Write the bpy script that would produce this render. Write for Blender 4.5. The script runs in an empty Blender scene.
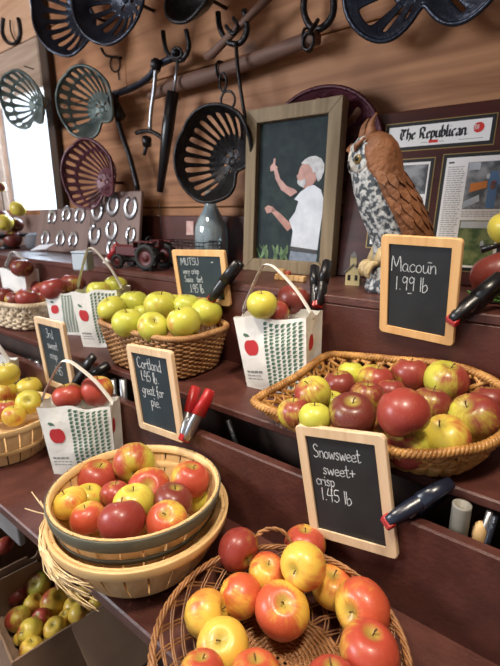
import bpy, math, random
from mathutils import Vector, Matrix, noise
random.seed(7)
sc = bpy.context.scene
COL = sc.collection
Z0 = 1.47                       # eye height above the barn floor
PI = math.pi
# ------------------------------------------------------------------ camera geometry (used to measure the place)
f = 430.0
th = math.atan(118 / f)
psi = math.atan(((f * f + 118 ** 2) / 580) / math.hypot(f, 118))
sp, cp, st, ct = math.sin(psi), math.cos(psi), math.sin(th), math.cos(th)
CF = Vector((-sp * ct, cp * ct, -st)); CR = Vector((cp, sp, 0)); CU = Vector((-sp * st, cp * st, ct))
EYE = Vector((0, 0, Z0))
def ray(u, v): return CF * f + CR * (u - 250) + CU * (333 - v)
def PZ(u, v, z): d = ray(u, v); return EYE + d * (z / d.z)          # point at height z (relative to the eye)
def PY(u, v, y): d = ray(u, v); return EYE + d * (y / d.y)          # point at depth y in front of the eye
def W(x, y, z): return Vector((x, y, z + Z0))

# ------------------------------------------------------------------ mesh builder
class MB:
    def __init__(s): s.v = []; s.f = []; s.sm = []
    def add(s, vs, fs, M=None, smooth=False):
        b = len(s.v)
        s.v += [(M @ Vector(p)) if M is not None else Vector(p) for p in vs]
        s.f += [tuple(i + b for i in q) for q in fs]; s.sm += [smooth] * len(fs)
        return s
    def box(s, c, d, M=None, bev=0.0):
        x, y, z = d[0] / 2, d[1] / 2, d[2] / 2
        if bev <= 0:
            vs = [(c[0] + i * x, c[1] + j * y, c[2] + k * z) for i in (-1, 1) for j in (-1, 1) for k in (-1, 1)]
            fs = [(0, 1, 3, 2), (4, 6, 7, 5), (0, 4, 5, 1), (2, 3, 7, 6), (0, 2, 6, 4), (1, 5, 7, 3)]
            return s.add(vs, fs, M)
        b = min(bev, x * .9, y * .9, z * .9); vs = []; idx = {}
        for i in (-1, 1):
            for j in (-1, 1):
                for k in (-1, 1):
                    for a in range(3):
                        p = [i * (x - b), j * (y - b), k * (z - b)]; p[a] += (i, j, k)[a] * b
                        idx[(i, j, k, a)] = len(vs); vs.append((c[0] + p[0], c[1] + p[1], c[2] + p[2]))
        fs = []
        for a in range(3):
            o = [q for q in range(3) if q != a]
            for sgn in (-1, 1):
                q = []
                for (m, n) in ((-1, -1), (1, -1), (1, 1), (-1, 1)):
                    key = [0, 0, 0]; key[a] = sgn; key[o[0]] = m; key[o[1]] = n; q.append(idx[(*key, a)])
                fs.append(tuple(q))
            for m in (-1, 1):
                for n in (-1, 1):
                    k1 = [0, 0, 0]; k2 = [0, 0, 0]; k1[a] = -1; k2[a] = 1
                    for kk in (k1, k2): kk[o[0]] = m; kk[o[1]] = n
                    fs.append((idx[(*k1, o[0])], idx[(*k2, o[0])], idx[(*k2, o[1])], idx[(*k1, o[1])]))
        for i in (-1, 1):
            for j in (-1, 1):
                for k in (-1, 1): fs.append(tuple(idx[(i, j, k, a)] for a in range(3)))
        return s.add(vs, fs, M)
    def tube(s, pts, r, seg=8, closed=False, flat=1.0, up=None, M=None, caps=True):
        pts = [Vector(p) for p in pts]; n = len(pts)
        rs = r if isinstance(r, (list, tuple)) else [r] * n
        T = []
        for i in range(n):
            a = pts[i - 1] if (i > 0 or closed) else pts[i]
            b = pts[(i + 1) % n] if (i < n - 1 or closed) else pts[i]
            t = b - a; T.append(t.normalized() if t.length > 1e-9 else Vector((0, 0, 1)))
        vs = []; N = None
        for i in range(n):
            t = T[i]
            if up is not None:
                N = Vector(up(pts[i]) if callable(up) else up); N = N - t * N.dot(t)
                if N.length < 1e-6: N = t.orthogonal()
            elif N is None: N = t.orthogonal()
            else: N = N - t * N.dot(t)
            N.normalize(); B = t.cross(N)
            for k in range(seg):
                a = 2 * PI * k / seg
                vs.append(pts[i] + N * (math.cos(a) * rs[i] * flat) + B * (math.sin(a) * rs[i]))
        fs = []
        for i in range(n if closed else n - 1):
            j = (i + 1) % n
            for k in range(seg):
                l = (k + 1) % seg
                fs.append((i * seg + k, i * seg + l, j * seg + l, j * seg + k))
        if not closed and caps:
            fs.append(tuple(range(seg - 1, -1, -1))); fs.append(tuple((n - 1) * seg + k for k in range(seg)))
        return s.add(vs, fs, M, True)
    def lathe(s, prof, seg=32, M=None, smooth=True, sx=1, sy=1):
        ring = prof[0] == prof[-1]
        vs = []; fs = []; n = len(prof)
        for (r, z) in prof:
            for k in range(seg):
                a = 2 * PI * k / seg; vs.append((r * math.cos(a) * sx, r * math.sin(a) * sy, z))
        for i in range(n - 1):
            for k in range(seg):
                l = (k + 1) % seg; fs.append((i * seg + k, i * seg + l, (i + 1) * seg + l, (i + 1) * seg + k))
        if prof[0][0] > 1e-6 and not ring: fs.append(tuple(range(seg - 1, -1, -1)))
        if prof[-1][0] > 1e-6 and not ring: fs.append(tuple((n - 1) * seg + k for k in range(seg)))
        return s.add(vs, fs, M, smooth)
    def prism(s, poly, h, M=None, z=0.0):
        n = len(poly)
        vs = [(p[0], p[1], z) for p in poly] + [(p[0], p[1], z + h) for p in poly]
        fs = [tuple(range(n - 1, -1, -1)), tuple(range(n, 2 * n))] + [(i, (i + 1) % n, n + (i + 1) % n, n + i) for i in range(n)]
        return s.add(vs, fs, M)
    def ribbon(s, pts, w, M=None, nib=None, h=0.0004):
        pts = [Vector((p[0], p[1], 0)) for p in pts]
        for i in range(len(pts) - 1):
            a, b = pts[i], pts[i + 1]; d = b - a
            if d.length < 1e-9: continue
            d.normalize()
            if nib is not None:
                n = Vector((nib[0], nib[1], 0)); m = d * (0.12 * n.length)
            else:
                n = Vector((-d.y, d.x, 0)) * (w / 2); m = d * (w * .3)
            q = [a - m - n, b + m - n, b + m + n, a - m + n]
            if (q[1] - q[0]).cross(q[2] - q[0]).z < 0: q.reverse()
            s.prism([(p.x, p.y) for p in q], h, M)
        return s

def smoothpts(pts, k=4, closed=False):
    pts = [Vector(p) for p in pts]; n = len(pts); out = []
    rng = n if closed else n - 1
    for i in range(rng):
        p0 = pts[(i - 1) % n] if (closed or i > 0) else pts[0]; p1 = pts[i]; p2 = pts[(i + 1) % n]
        p3 = pts[(i + 2) % n] if (closed or i + 2 < n) else pts[-1]
        for j in range(k):
            t = j / k
            out.append(0.5 * ((2 * p1) + (p2 - p0) * t + (2 * p0 - 5 * p1 + 4 * p2 - p3) * t * t + (3 * p1 - p0 - 3 * p2 + p3) * t ** 3))
    if not closed: out.append(pts[-1])
    return out

def obj(name, mb, m, parent=None, world=False, loc=None):
    me = bpy.data.meshes.new(name)
    vs = mb.v
    o = bpy.data.objects.new(name, me)
    if parent is not None:
        o.parent = parent
        if world:
            root = Matrix.Identity(4); p = parent; ch = []
            while p is not None: ch.append(p.matrix_basis.copy()); p = p.parent
            for mm in reversed(ch): root = root @ mm
            inv = root.inverted(); vs = [inv @ v for v in vs]
    elif loc is not None:
        o.location = loc
        if world: vs = [v - Vector(loc) for v in vs]
    me.from_pydata([tuple(v) for v in vs], [], mb.f)
    me.polygons.foreach_set('use_smooth', mb.sm)
    me.update()
    if m is not None: me.materials.append(m)
    COL.objects.link(o)
    return o
def tag(o, label, cat, group=None, kind=None):
    o['label'] = label; o['category'] = cat
    if group: o['group'] = group
    if kind: o['kind'] = kind
    return o
def thing(name, label, cat, M=None, group=None):
    o = bpy.data.objects.new(name, None); o.empty_display_size = .02; COL.objects.link(o)
    if M is not None: o.matrix_basis = M if isinstance(M, Matrix) else Matrix.Translation(M)
    return tag(o, label, cat, group)
def struct(name, mb, m):
    o = obj(name, mb, m); o['kind'] = 'structure'; return o
def frameM(o, x, y, z):         # matrix from origin and three axes
    return Matrix(((x[0], y[0], z[0], o[0]), (x[1], y[1], z[1], o[1]), (x[2], y[2], z[2], o[2]), (0, 0, 0, 1)))
def mod_bevel(o, w, n=2):
    b = o.modifiers.new('bevel', 'BEVEL'); b.width = w; b.segments = n; b.limit_method = 'ANGLE'; return o

# ------------------------------------------------------------------ materials
def newmat(name):
    m = bpy.data.materials.new(name); m.use_nodes = True
    nt = m.node_tree; return m, nt, nt.nodes['Principled BSDF'], nt.nodes, nt.links
def rgb(c): return (c[0], c[1], c[2], 1)
def mat(name, c, rough=.5, metal=0.0, c2=None, scale=20, detail=4, bump=0.0, bscale=None, stretch=(1, 1, 1), lo=.35, hi=.65, spec=.5, sheen=0, coat=0, emit=None):
    m, nt, b, N, L = newmat(name)
    b.inputs['Roughness'].default_value = rough; b.inputs['Metallic'].default_value = metal
    b.inputs['Base Color'].default_value = rgb(c); b.inputs['Specular IOR Level'].default_value = spec
    b.inputs['Coat Weight'].default_value = coat
    if c2 is not None or bump:
        tc = N.new('ShaderNodeTexCoord'); mp = N.new('ShaderNodeMapping'); mp.inputs['Scale'].default_value = stretch
        L.new(tc.outputs['Object'], mp.inputs['Vector'])
        nz = N.new('ShaderNodeTexNoise'); nz.inputs['Scale'].default_value = scale; nz.inputs['Detail'].default_value = detail
        L.new(mp.outputs[0], nz.inputs['Vector'])
        if c2 is not None:
            r = N.new('ShaderNodeValToRGB'); r.color_ramp.elements[0].position = lo; r.color_ramp.elements[1].position = hi
            r.color_ramp.elements[0].color = rgb(c); r.color_ramp.elements[1].color = rgb(c2)
            L.new(nz.outputs['Fac'], r.inputs['Fac']); L.new(r.outputs['Color'], b.inputs['Base Color'])
        if bump:
            src = nz
            if bscale:
                src = N.new('ShaderNodeTexNoise'); src.inputs['Scale'].default_value = bscale; src.inputs['Detail'].default_value = 5
                L.new(mp.outputs[0], src.inputs['Vector'])
            bp = N.new('ShaderNodeBump'); bp.inputs['Strength'].default_value = bump; bp.inputs['Distance'].default_value = .01
            L.new(src.outputs['Fac'], bp.inputs['Height']); L.new(bp.outputs['Normal'], b.inputs['Normal'])
    return m
def woodmat(name, c1, c2, axis=0, scale=14, rough=.55, bump=.15, knots=None, dist=1.5, island=False):
    m, nt, b, N, L = newmat(name)
    b.inputs['Roughness'].default_value = rough; b.inputs['Specular IOR Level'].default_value = .35
    tc = N.new('ShaderNodeTexCoord'); mp = N.new('ShaderNodeMapping')
    s = [1, 1, 1]; s[axis] = .07; mp.inputs['Scale'].default_value = s
    L.new(tc.outputs['Object'], mp.inputs['Vector'])
    src = mp.outputs[0]
    if island:
        ge = N.new('ShaderNodeNewGeometry'); ad = N.new('ShaderNodeVectorMath'); ad.operation = 'ADD'
        sc_ = N.new('ShaderNodeVectorMath'); sc_.operation = 'SCALE'; cx = N.new('ShaderNodeCombineXYZ')
        L.new(ge.outputs['Random Per Island'], cx.inputs[0]); L.new(ge.outputs['Random Per Island'], cx.inputs[2])
        L.new(cx.outputs[0], sc_.inputs[0]); sc_.inputs['Scale'].default_value = 9
        L.new(mp.outputs[0], ad.inputs[0]); L.new(sc_.outputs[0], ad.inputs[1]); src = ad.outputs[0]
    nz = N.new('ShaderNodeTexNoise'); nz.inputs['Scale'].default_value = scale; nz.inputs['Detail'].default_value = 6
    nz.inputs['Distortion'].default_value = dist; L.new(src, nz.inputs['Vector'])
    r = N.new('ShaderNodeValToRGB'); r.color_ramp.elements[0].position = .3; r.color_ramp.elements[1].position = .7
    r.color_ramp.elements[0].color = rgb(c1); r.color_ramp.elements[1].color = rgb(c2)
    L.new(nz.outputs['Fac'], r.inputs['Fac'])
    out = r.outputs['Color']
    n2 = N.new('ShaderNodeTexNoise'); n2.inputs['Scale'].default_value = 2.2; n2.inputs['Detail'].default_value = 3
    L.new(tc.outputs['Object'], n2.inputs['Vector'])
    if knots:
        r2 = N.new('ShaderNodeValToRGB'); r2.color_ramp.elements[0].position = .52; r2.color_ramp.elements[1].position = .72
        L.new(n2.outputs['Fac'], r2.inputs['Fac'])
        mx = N.new('ShaderNodeMix'); mx.data_type = 'RGBA'; L.new(r2.outputs['Color'], mx.inputs['Factor'])
        L.new(out, mx.inputs['A']); mx.inputs['B'].default_value = rgb(knots); out = mx.outputs['Result']
        mk = N.new('ShaderNodeMapping'); mk.inputs['Scale'].default_value = (3.0, .2, 5.5); L.new(tc.outputs['Object'], mk.inputs['Vector'])
        vo = N.new('ShaderNodeTexVoronoi'); vo.inputs['Scale'].default_value = 1.0; L.new(mk.outputs[0], vo.inputs['Vector'])
        r3 = N.new('ShaderNodeValToRGB'); r3.color_ramp.elements[0].position = .05; r3.color_ramp.elements[1].position = .15
        r3.color_ramp.elements[0].color = (1, 1, 1, 1); r3.color_ramp.elements[1].color = (0, 0, 0, 1)
        L.new(vo.outputs['Distance'], r3.inputs['Fac'])
        m3 = N.new('ShaderNodeMix'); m3.data_type = 'RGBA'; L.new(r3.outputs['Color'], m3.inputs['Factor'])
        L.new(out, m3.inputs['A']); m3.inputs['B'].default_value = (.07, .025, .01, 1); out = m3.outputs['Result']
    L.new(out, b.inputs['Base Color'])
    if bump:
        bp = N.new('ShaderNodeBump'); bp.inputs['Strength'].default_value = bump; bp.inputs['Distance'].default_value = .004
        L.new(nz.outputs['Fac'], bp.inputs['Height']); L.new(bp.outputs['Normal'], b.inputs['Normal'])
    return m

def applemat():
    m, nt, b, N, L = newmat('apple_skin')
    b.inputs['Roughness'].default_value = .38; b.inputs['Coat Weight'].default_value = .14; b.inputs['Coat Roughness'].default_value = .15
    b.inputs['Specular IOR Level'].default_value = .45
    def math_(op, a, c=None, clamp=False):
        n = N.new('ShaderNodeMath'); n.operation = op; n.use_clamp = clamp
        for i, q in enumerate((a, c)):
            if q is None: continue
            if isinstance(q, (int, float)): n.inputs[i].default_value = q
            else: L.new(q, n.inputs[i])
        return n.outputs[0]
    def mix(fac, a, c):
        n = N.new('ShaderNodeMix'); n.data_type = 'RGBA'
        if isinstance(fac, (int, float)): n.inputs['Factor'].default_value = fac
        else: L.new(fac, n.inputs['Factor'])
        for k, q in (('A', a), ('B', c)):
            if isinstance(q, tuple): n.inputs[k].default_value = rgb(q)
            else: L.new(q, n.inputs[k])
        return n.outputs['Result']
    tc = N.new('ShaderNodeTexCoord'); oi = N.new('ShaderNodeObjectInfo')
    sx = N.new('ShaderNodeSeparateXYZ'); L.new(tc.outputs['Object'], sx.inputs[0])
    sc3 = N.new('ShaderNodeSeparateColor'); L.new(oi.outputs['Color'], sc3.inputs[0])
    Rr, G, B = sc3.outputs[0], sc3.outputs[1], sc3.outputs[2]
    off = N.new('ShaderNodeCombineXYZ'); L.new(math_('MULTIPLY', oi.outputs['Random'], 37), off.inputs[2])
    rad = math_('POWER', math_('ADD', math_('MULTIPLY', sx.outputs[0], sx.outputs[0]), math_('MULTIPLY', sx.outputs[1], sx.outputs[1])), .5)
    rad1 = math_('ADD', rad, .03)
    cx = N.new('ShaderNodeCombineXYZ')
    L.new(math_('DIVIDE', sx.outputs[0], rad1), cx.inputs[0]); L.new(math_('DIVIDE', sx.outputs[1], rad1), cx.inputs[1])
    L.new(math_('MULTIPLY', sx.outputs[2], .5), cx.inputs[2])
    ad = N.new('ShaderNodeVectorMath'); ad.operation = 'ADD'; L.new(cx.outputs[0], ad.inputs[0]); L.new(off.outputs[0], ad.inputs[1])
    stn = N.new('ShaderNodeTexNoise'); stn.inputs['Scale'].default_value = 7; stn.inputs['Detail'].default_value = 5; stn.inputs['Roughness'].default_value = .65
    L.new(ad.outputs[0], stn.inputs['Vector'])
    ad2 = N.new('ShaderNodeVectorMath'); ad2.operation = 'ADD'; L.new(tc.outputs['Object'], ad2.inputs[0]); L.new(off.outputs[0], ad2.inputs[1])
    bn = N.new('ShaderNodeTexNoise'); bn.inputs['Scale'].default_value = 2.6; bn.inputs['Detail'].default_value = 2; L.new(ad2.outputs[0], bn.inputs['Vector'])
    k = math_('ADD', math_('MULTIPLY', sx.outputs[0], 1.3), math_('MULTIPLY', math_('SUBTRACT', stn.outputs['Fac'], .5), 1.3))
    k = math_('ADD', k, math_('MULTIPLY', math_('SUBTRACT', bn.outputs['Fac'], .5), 2.0))
    k = math_('ADD', k, math_('MULTIPLY', math_('SUBTRACT', Rr, .5), 2.2))
    mk = N.new('ShaderNodeMapRange'); mk.interpolation_type = 'SMOOTHSTEP'; mk.inputs['From Min'].default_value = -.48; mk.inputs['From Max'].default_value = .56
    L.new(k, mk.inputs['Value'])
    ground = mix(B, (.44, .50, .06), (.85, .46, .07))
    gn = mix(math_('MULTIPLY', bn.outputs['Fac'], .5), ground, (.75, .62, .10))
    def ramp(fac, stops):
        n = N.new('ShaderNodeValToRGB'); e = n.color_ramp.elements
        e[0].position, e[0].color = stops[0][0], rgb(stops[0][1]); e[1].position, e[1].color = stops[-1][0], rgb(stops[-1][1])
        for p_, c_ in stops[1:-1]: q = e.new(p_); q.color = rgb(c_)
        L.new(fac, n.inputs['Fac']); return n.outputs['Color']
    blush = ramp(G, [(0, (.56, .065, .034)), (.22, (.40, .032, .030)), (.5, (.23, .014, .026)), (1, (.07, .003, .013))])
    blush2 = ramp(G, [(0, (.76, .19, .06)), (.22, (.54, .085, .055)), (.5, (.36, .040, .045)), (1, (.16, .012, .022))])
    blush = mix(math_('MULTIPLY', stn.outputs['Fac'], .5), blush, blush2)
    c = mix(math_('MULTIPLY', mk.outputs[0], .96), gn, blush)
    # greenish russet round the stem
    st_ = N.new('ShaderNodeMapRange'); st_.inputs['From Min'].default_value = .20; st_.inputs['From Max'].default_value = .07; L.new(rad, st_.inputs['Value'])
    up = math_('GREATER_THAN', sx.outputs[2], 0.0)
    c = mix(math_('MULTIPLY', math_('MULTIPLY', st_.outputs[0], up), .75), c, (.42, .36, .07))
    vo = N.new('ShaderNodeTexVoronoi'); vo.inputs['Scale'].default_value = 17; L.new(ad2.outputs[0], vo.inputs['Vector'])
    sp_ = N.new('ShaderNodeMapRange'); sp_.inputs['From Min'].default_value = .16; sp_.inputs['From Max'].default_value = .05; L.new(vo.outputs['Distance'], sp_.inputs['Value'])
    c = mix(math_('MULTIPLY', sp_.outputs[0], .3), c, (.85, .6, .3))
    L.new(c, b.inputs['Base Color'])
    bp = N.new('ShaderNodeBump'); bp.inputs['Strength'].default_value = .06; bp.inputs['Distance'].default_value = .004
    L.new(bn.outputs['Fac'], bp.inputs['Height']); L.new(bp.outputs['Normal'], b.inputs['Normal'])
    return m

M = {}
M['apple'] = applemat()
M['stem'] = mat('stem_brown', (.10, .05, .02), .8)
M['paint'] = mat('oxblood_paint', (.060, .018, .014), .40, c2=(.095, .027, .020), scale=9, detail=6, bump=.10, bscale=140, spec=.45)
M['paint_worn'] = mat('oxblood_paint_worn', (.070, .022, .017), .42, c2=(.12, .040, .029), scale=22, detail=8, bump=.12, bscale=120, lo=.4, hi=.8)
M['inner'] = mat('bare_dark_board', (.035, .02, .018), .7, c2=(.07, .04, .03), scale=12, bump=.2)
M['wall'] = woodmat('pine_planks', (.25, .102, .042), (.47, .225, .105), 0, 16, .6, .25, knots=(.15, .055, .02), island=True)
M['palewood'] = woodmat('pale_plank', (.45, .25, .14), (.62, .40, .26), 0, 14, .6, .2, island=True)
M['darkpost'] = woodmat('dark_post', (.03, .018, .012), (.07, .04, .025), 2, 20, .6, .2)
M['greybeam'] = woodmat('grey_beam', (.28, .19, .13), (.45, .33, .25), 0, 20, .6, .2)
M['floor'] = mat('concrete_floor', (.22, .20, .19), .8, c2=(.32, .30, .28), scale=6, bump=.2)
M['ceil'] = woodmat('ceiling_boards', (.16, .08, .04), (.28, .15, .08), 0, 8, .8, .2)
M['signwood'] = woodmat('sign_maple', (.66, .36, .14), (.80, .50, .23), 2, 40, .45, .08, dist=.6)
M['signwood2'] = woodmat('sign_birch', (.62, .43, .25), (.78, .58, .38), 2, 40, .45, .08, dist=.6)
M['slate'] = mat('slate_board', (.010, .013, .016), .55, c2=(.022, .028, .034), scale=14, detail=6, lo=.4, hi=.8)
M['slate2'] = mat('slate_board_bluish', (.012, .025, .034), .5, c2=(.025, .045, .06), scale=14, detail=6, lo=.4, hi=.8)
M['chalk'] = mat('chalk', (.72, .76, .78), .95, c2=(.45, .48, .5), scale=260, lo=.35, hi=.6)
M['iron'] = mat('black_iron', (.012, .012, .014), .38, .6, c2=(.03, .028, .03), scale=30, bump=.3, bscale=90)
M['ironblue'] = mat('blue_black_iron', (.014, .018, .030), .30, .55, c2=(.04, .048, .07), scale=12, bump=.25, bscale=80)
M['irongreen'] = mat('grey_green_iron', (.05, .07, .065), .45, .4, c2=(.14, .17, .155), scale=15, bump=.3, bscale=80)
M['maroon'] = mat('maroon_iron', (.075, .02, .03), .4, .2, c2=(.15, .05, .065), scale=14, bump=.3, bscale=80)
M['maroondark'] = mat('dark_maroon_iron', (.045, .006, .014), .4, .2, c2=(.08, .014, .026), scale=14, bump=.3, bscale=80)
M['steel'] = mat('bare_steel', (.35, .37, .40), .35, .9)
M['shoe'] = mat('bright_shoe_metal', (.40, .43, .46), .3, .85, c2=(.6, .62, .65), scale=40)
M['oldwood'] = woodmat('weathered_bar', (.10, .05, .035), (.20, .115, .085), 0, 30, .65, .3)
M['black_plastic'] = mat('black_plastic', (.010, .010, .012), .3)
M['bluegrip'] = mat('blue_black_grip', (.012, .016, .032), .28, spec=.6)
M['redplastic'] = mat('red_plastic', (.40, .016, .018), .35)
M['darkred'] = mat('dark_red_plastic', (.30, .012, .016), .4)
M['splint'] = woodmat('splint', (.55, .32, .13), (.76, .52, .26), 2, 24, .55, .2, island=True)
M['hoop'] = woodmat('hoop_splint', (.60, .38, .16), (.76, .52, .25), 0, 10, .5, .1)
M['greenhoop'] = mat('grey_green_hoop', (.085, .082, .060), .6, c2=(.14, .135, .095), scale=20)
M['wicker'] = mat('honey_wicker', (.28, .12, .028), .42, c2=(.56, .29, .085), scale=26, bump=.2)
M['wickerbrown'] = mat('brown_wicker', (.20, .085, .03), .45, c2=(.40, .19, .075), scale=26, bump=.2)
M['wickerpale'] = mat('pale_wicker', (.48, .36, .23), .5, c2=(.66, .54, .38), scale=26, bump=.2)
M['wickermutsu'] = mat('tan_wicker', (.27, .125, .045), .45, c2=(.46, .25, .10), scale=22, bump=.2)
M['raffia'] = mat('raffia', (.66, .48, .24), .6, c2=(.86, .70, .45), scale=40)
M['bag'] = mat('bag_fabric', (.74, .73, .69), .85, c2=(.84, .83, .79), scale=14, bump=.3, bscale=28)
M['strap'] = mat('bag_strap', (.80, .79, .76), .8)
M['printred'] = mat('print_red', (.50, .025, .03), .75)
M['printgreen'] = mat('print_green', (.075, .16, .10), .8)
M['printgrey'] = mat('print_grey', (.25, .27, .27), .8)
M['leaf'] = mat('leaf_green', (.05, .14, .03), .5, c2=(.10, .24, .05), scale=12)
M['barnframe'] = woodmat('barnwood_frame', (.16, .115, .065), (.30, .235, .15), 2, 22, .7, .3)
M['photo_bg'] = mat('print_backdrop', (.012, .022, .028), .65, spec=.25, c2=(.032, .052, .050), scale=26, detail=8, lo=.4, hi=.8)
M['ph_white'] = mat('print_white', (.62, .66, .72), .4, c2=(.48, .52, .58), scale=25)
M['ph_skin'] = mat('print_skin', (.42, .17, .11), .4, c2=(.30, .10, .06), scale=40)
M['ph_hair'] = mat('print_hair', (.33, .33, .34), .4, c2=(.50, .50, .50), scale=90)
M['ph_jean'] = mat('print_jeans', (.12, .16, .22), .4, c2=(.20, .24, .30), scale=50)
M['ph_leaf'] = mat('print_leaves', (.06, .14, .04), .4, c2=(.14, .25, .08), scale=50)
M['ph_belt'] = mat('print_belt', (.02, .015, .015), .4)
M['plaque'] = mat('cherry_plaque', (.040, .010, .009), .3, c2=(.075, .020, .016), scale=8, stretch=(.3, 1, 3))
M['gold'] = mat('gold_trim', (.34, .24, .09), .4, .5)
M['blackmat'] = mat('black_mat', (.008, .008, .009), .5)
M['paper'] = mat('newsprint', (.88, .88, .88), .6)
M['ink'] = mat('black_ink', (.015, .015, .018), .6)
M['newsgrey'] = mat('grey_type', (.42, .42, .42), .7)
M['pic_green'] = mat('orchard_print', (.06, .11, .03), .4, c2=(.22, .27, .10), scale=45, detail=8, lo=.4, hi=.6)
M['pic_grey'] = mat('shed_print', (.07, .08, .09), .4, c2=(.34, .36, .38), scale=26, detail=8, lo=.4, hi=.6)
M['pic_sky'] = mat('sky_print', (.40, .46, .52), .4, c2=(.62, .66, .70), scale=16)
M['pic_orange'] = mat('orange_print', (.65, .22, .04), .4)
M['pic_blue'] = mat('blue_print', (.10, .20, .38), .4)
M['badge'] = mat('badge_red', (.65, .03, .02), .5)
M['owlbrown'] = mat('owl_brown', (.16, .062, .026), .6, c2=(.30, .125, .055), scale=24, bump=.6, bscale=60)
M['owlwhite'] = mat('owl_breast', (.06, .075, .09), .6, c2=(.52, .54, .54), scale=85, detail=6, bump=.6, bscale=60, lo=.45, hi=.56)
M['owlbuff'] = mat('owl_buff', (.40, .29, .13), .6, c2=(.50, .40, .24), scale=50, bump=.4, bscale=80)
M['owlface'] = mat('owl_face', (.32, .29, .25), .6, c2=(.55, .53, .48), scale=60, bump=.5, bscale=80)
M['owleye'] = mat('owl_eye', (.22, .15, .05), .15)
M['card'] = mat('cardboard', (.19, .115, .07), .8, c2=(.24, .15, .095), scale=10)
M['cardedge'] = mat('cardboard_edge', (.50, .46, .42), .8)
M['white_card'] = mat('white_card', (.62, .62, .64), .7, c2=(.72, .72, .73), scale=8)
M['greypanel'] = mat('grey_panel', (.20, .19, .19), .8, c2=(.30, .29, .29), scale=8)
M['bluebox'] = mat('pale_blue_tin', (.42, .48, .55), .4)
M['tractor_red'] = mat('tractor_red', (.075, .006, .008), .45)
M['rubber'] = mat('black_rubber', (.010, .010, .011), .7)
M['cream'] = mat('cream_paint', (.50, .42, .22), .6)
M['greyroof'] = mat('grey_roof', (.16, .16, .16), .7)
M['blockwood'] = mat('block_wood', (.55, .33, .13), .6, c2=(.68, .46, .22), scale=30)
M['brickred'] = mat('block_red', (.45, .09, .05), .6)
M['pinkcard'] = mat('pink_card', (.55, .30, .26), .7, c2=(.70, .52, .48), scale=30)
M['pvc'] = mat('grey_pvc', (.22, .21, .18), .5, c2=(.30, .28, .24), scale=20)
M['cloth_grey'] = mat('grey_gauze', (.16, .16, .18), .9)

def glassmat(name, tint, gl=.12, dark=0.0):
    m, nt, b, N, L = newmat(name)
    out = N['Material Output']
    tr = N.new('ShaderNodeBsdfTransparent'); tr.inputs[0].default_value = rgb(tint)
    gy = N.new('ShaderNodeBsdfGlossy'); gy.inputs['Roughness'].default_value = .06
    mx = N.new('ShaderNodeMixShader'); lw = N.new('ShaderNodeLayerWeight'); lw.inputs['Blend'].default_value = .35
    ma = N.new('ShaderNodeMath'); ma.operation = 'MULTIPLY_ADD'; L.new(lw.outputs['Fresnel'], ma.inputs[0]); ma.inputs[1].default_value = .7; ma.inputs[2].default_value = gl
    L.new(ma.outputs[0], mx.inputs['Fac']); L.new(tr.outputs[0], mx.inputs[1]); L.new(gy.outputs[0], mx.inputs[2])
    last = mx.outputs[0]
    if dark:
        df = N.new('ShaderNodeBsdfDiffuse'); df.inputs[0].default_value = (.62, .75, .80, 1); m2 = N.new('ShaderNodeMixShader'); m2.inputs['Fac'].default_value = dark  # pale blue diffuse mixed in as painted window glare on the glass
        L.new(last, m2.inputs[1]); L.new(df.outputs[0], m2.inputs[2]); last = m2.outputs[0]
    L.new(last, out.inputs['Surface']); N.remove(b)
    return m
M['pane'] = glassmat('window_glass', (.95, .97, 1), .02)
M['bottle'] = glassmat('bottle_glass', (.88, .97, .99), .20, .28)

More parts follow.
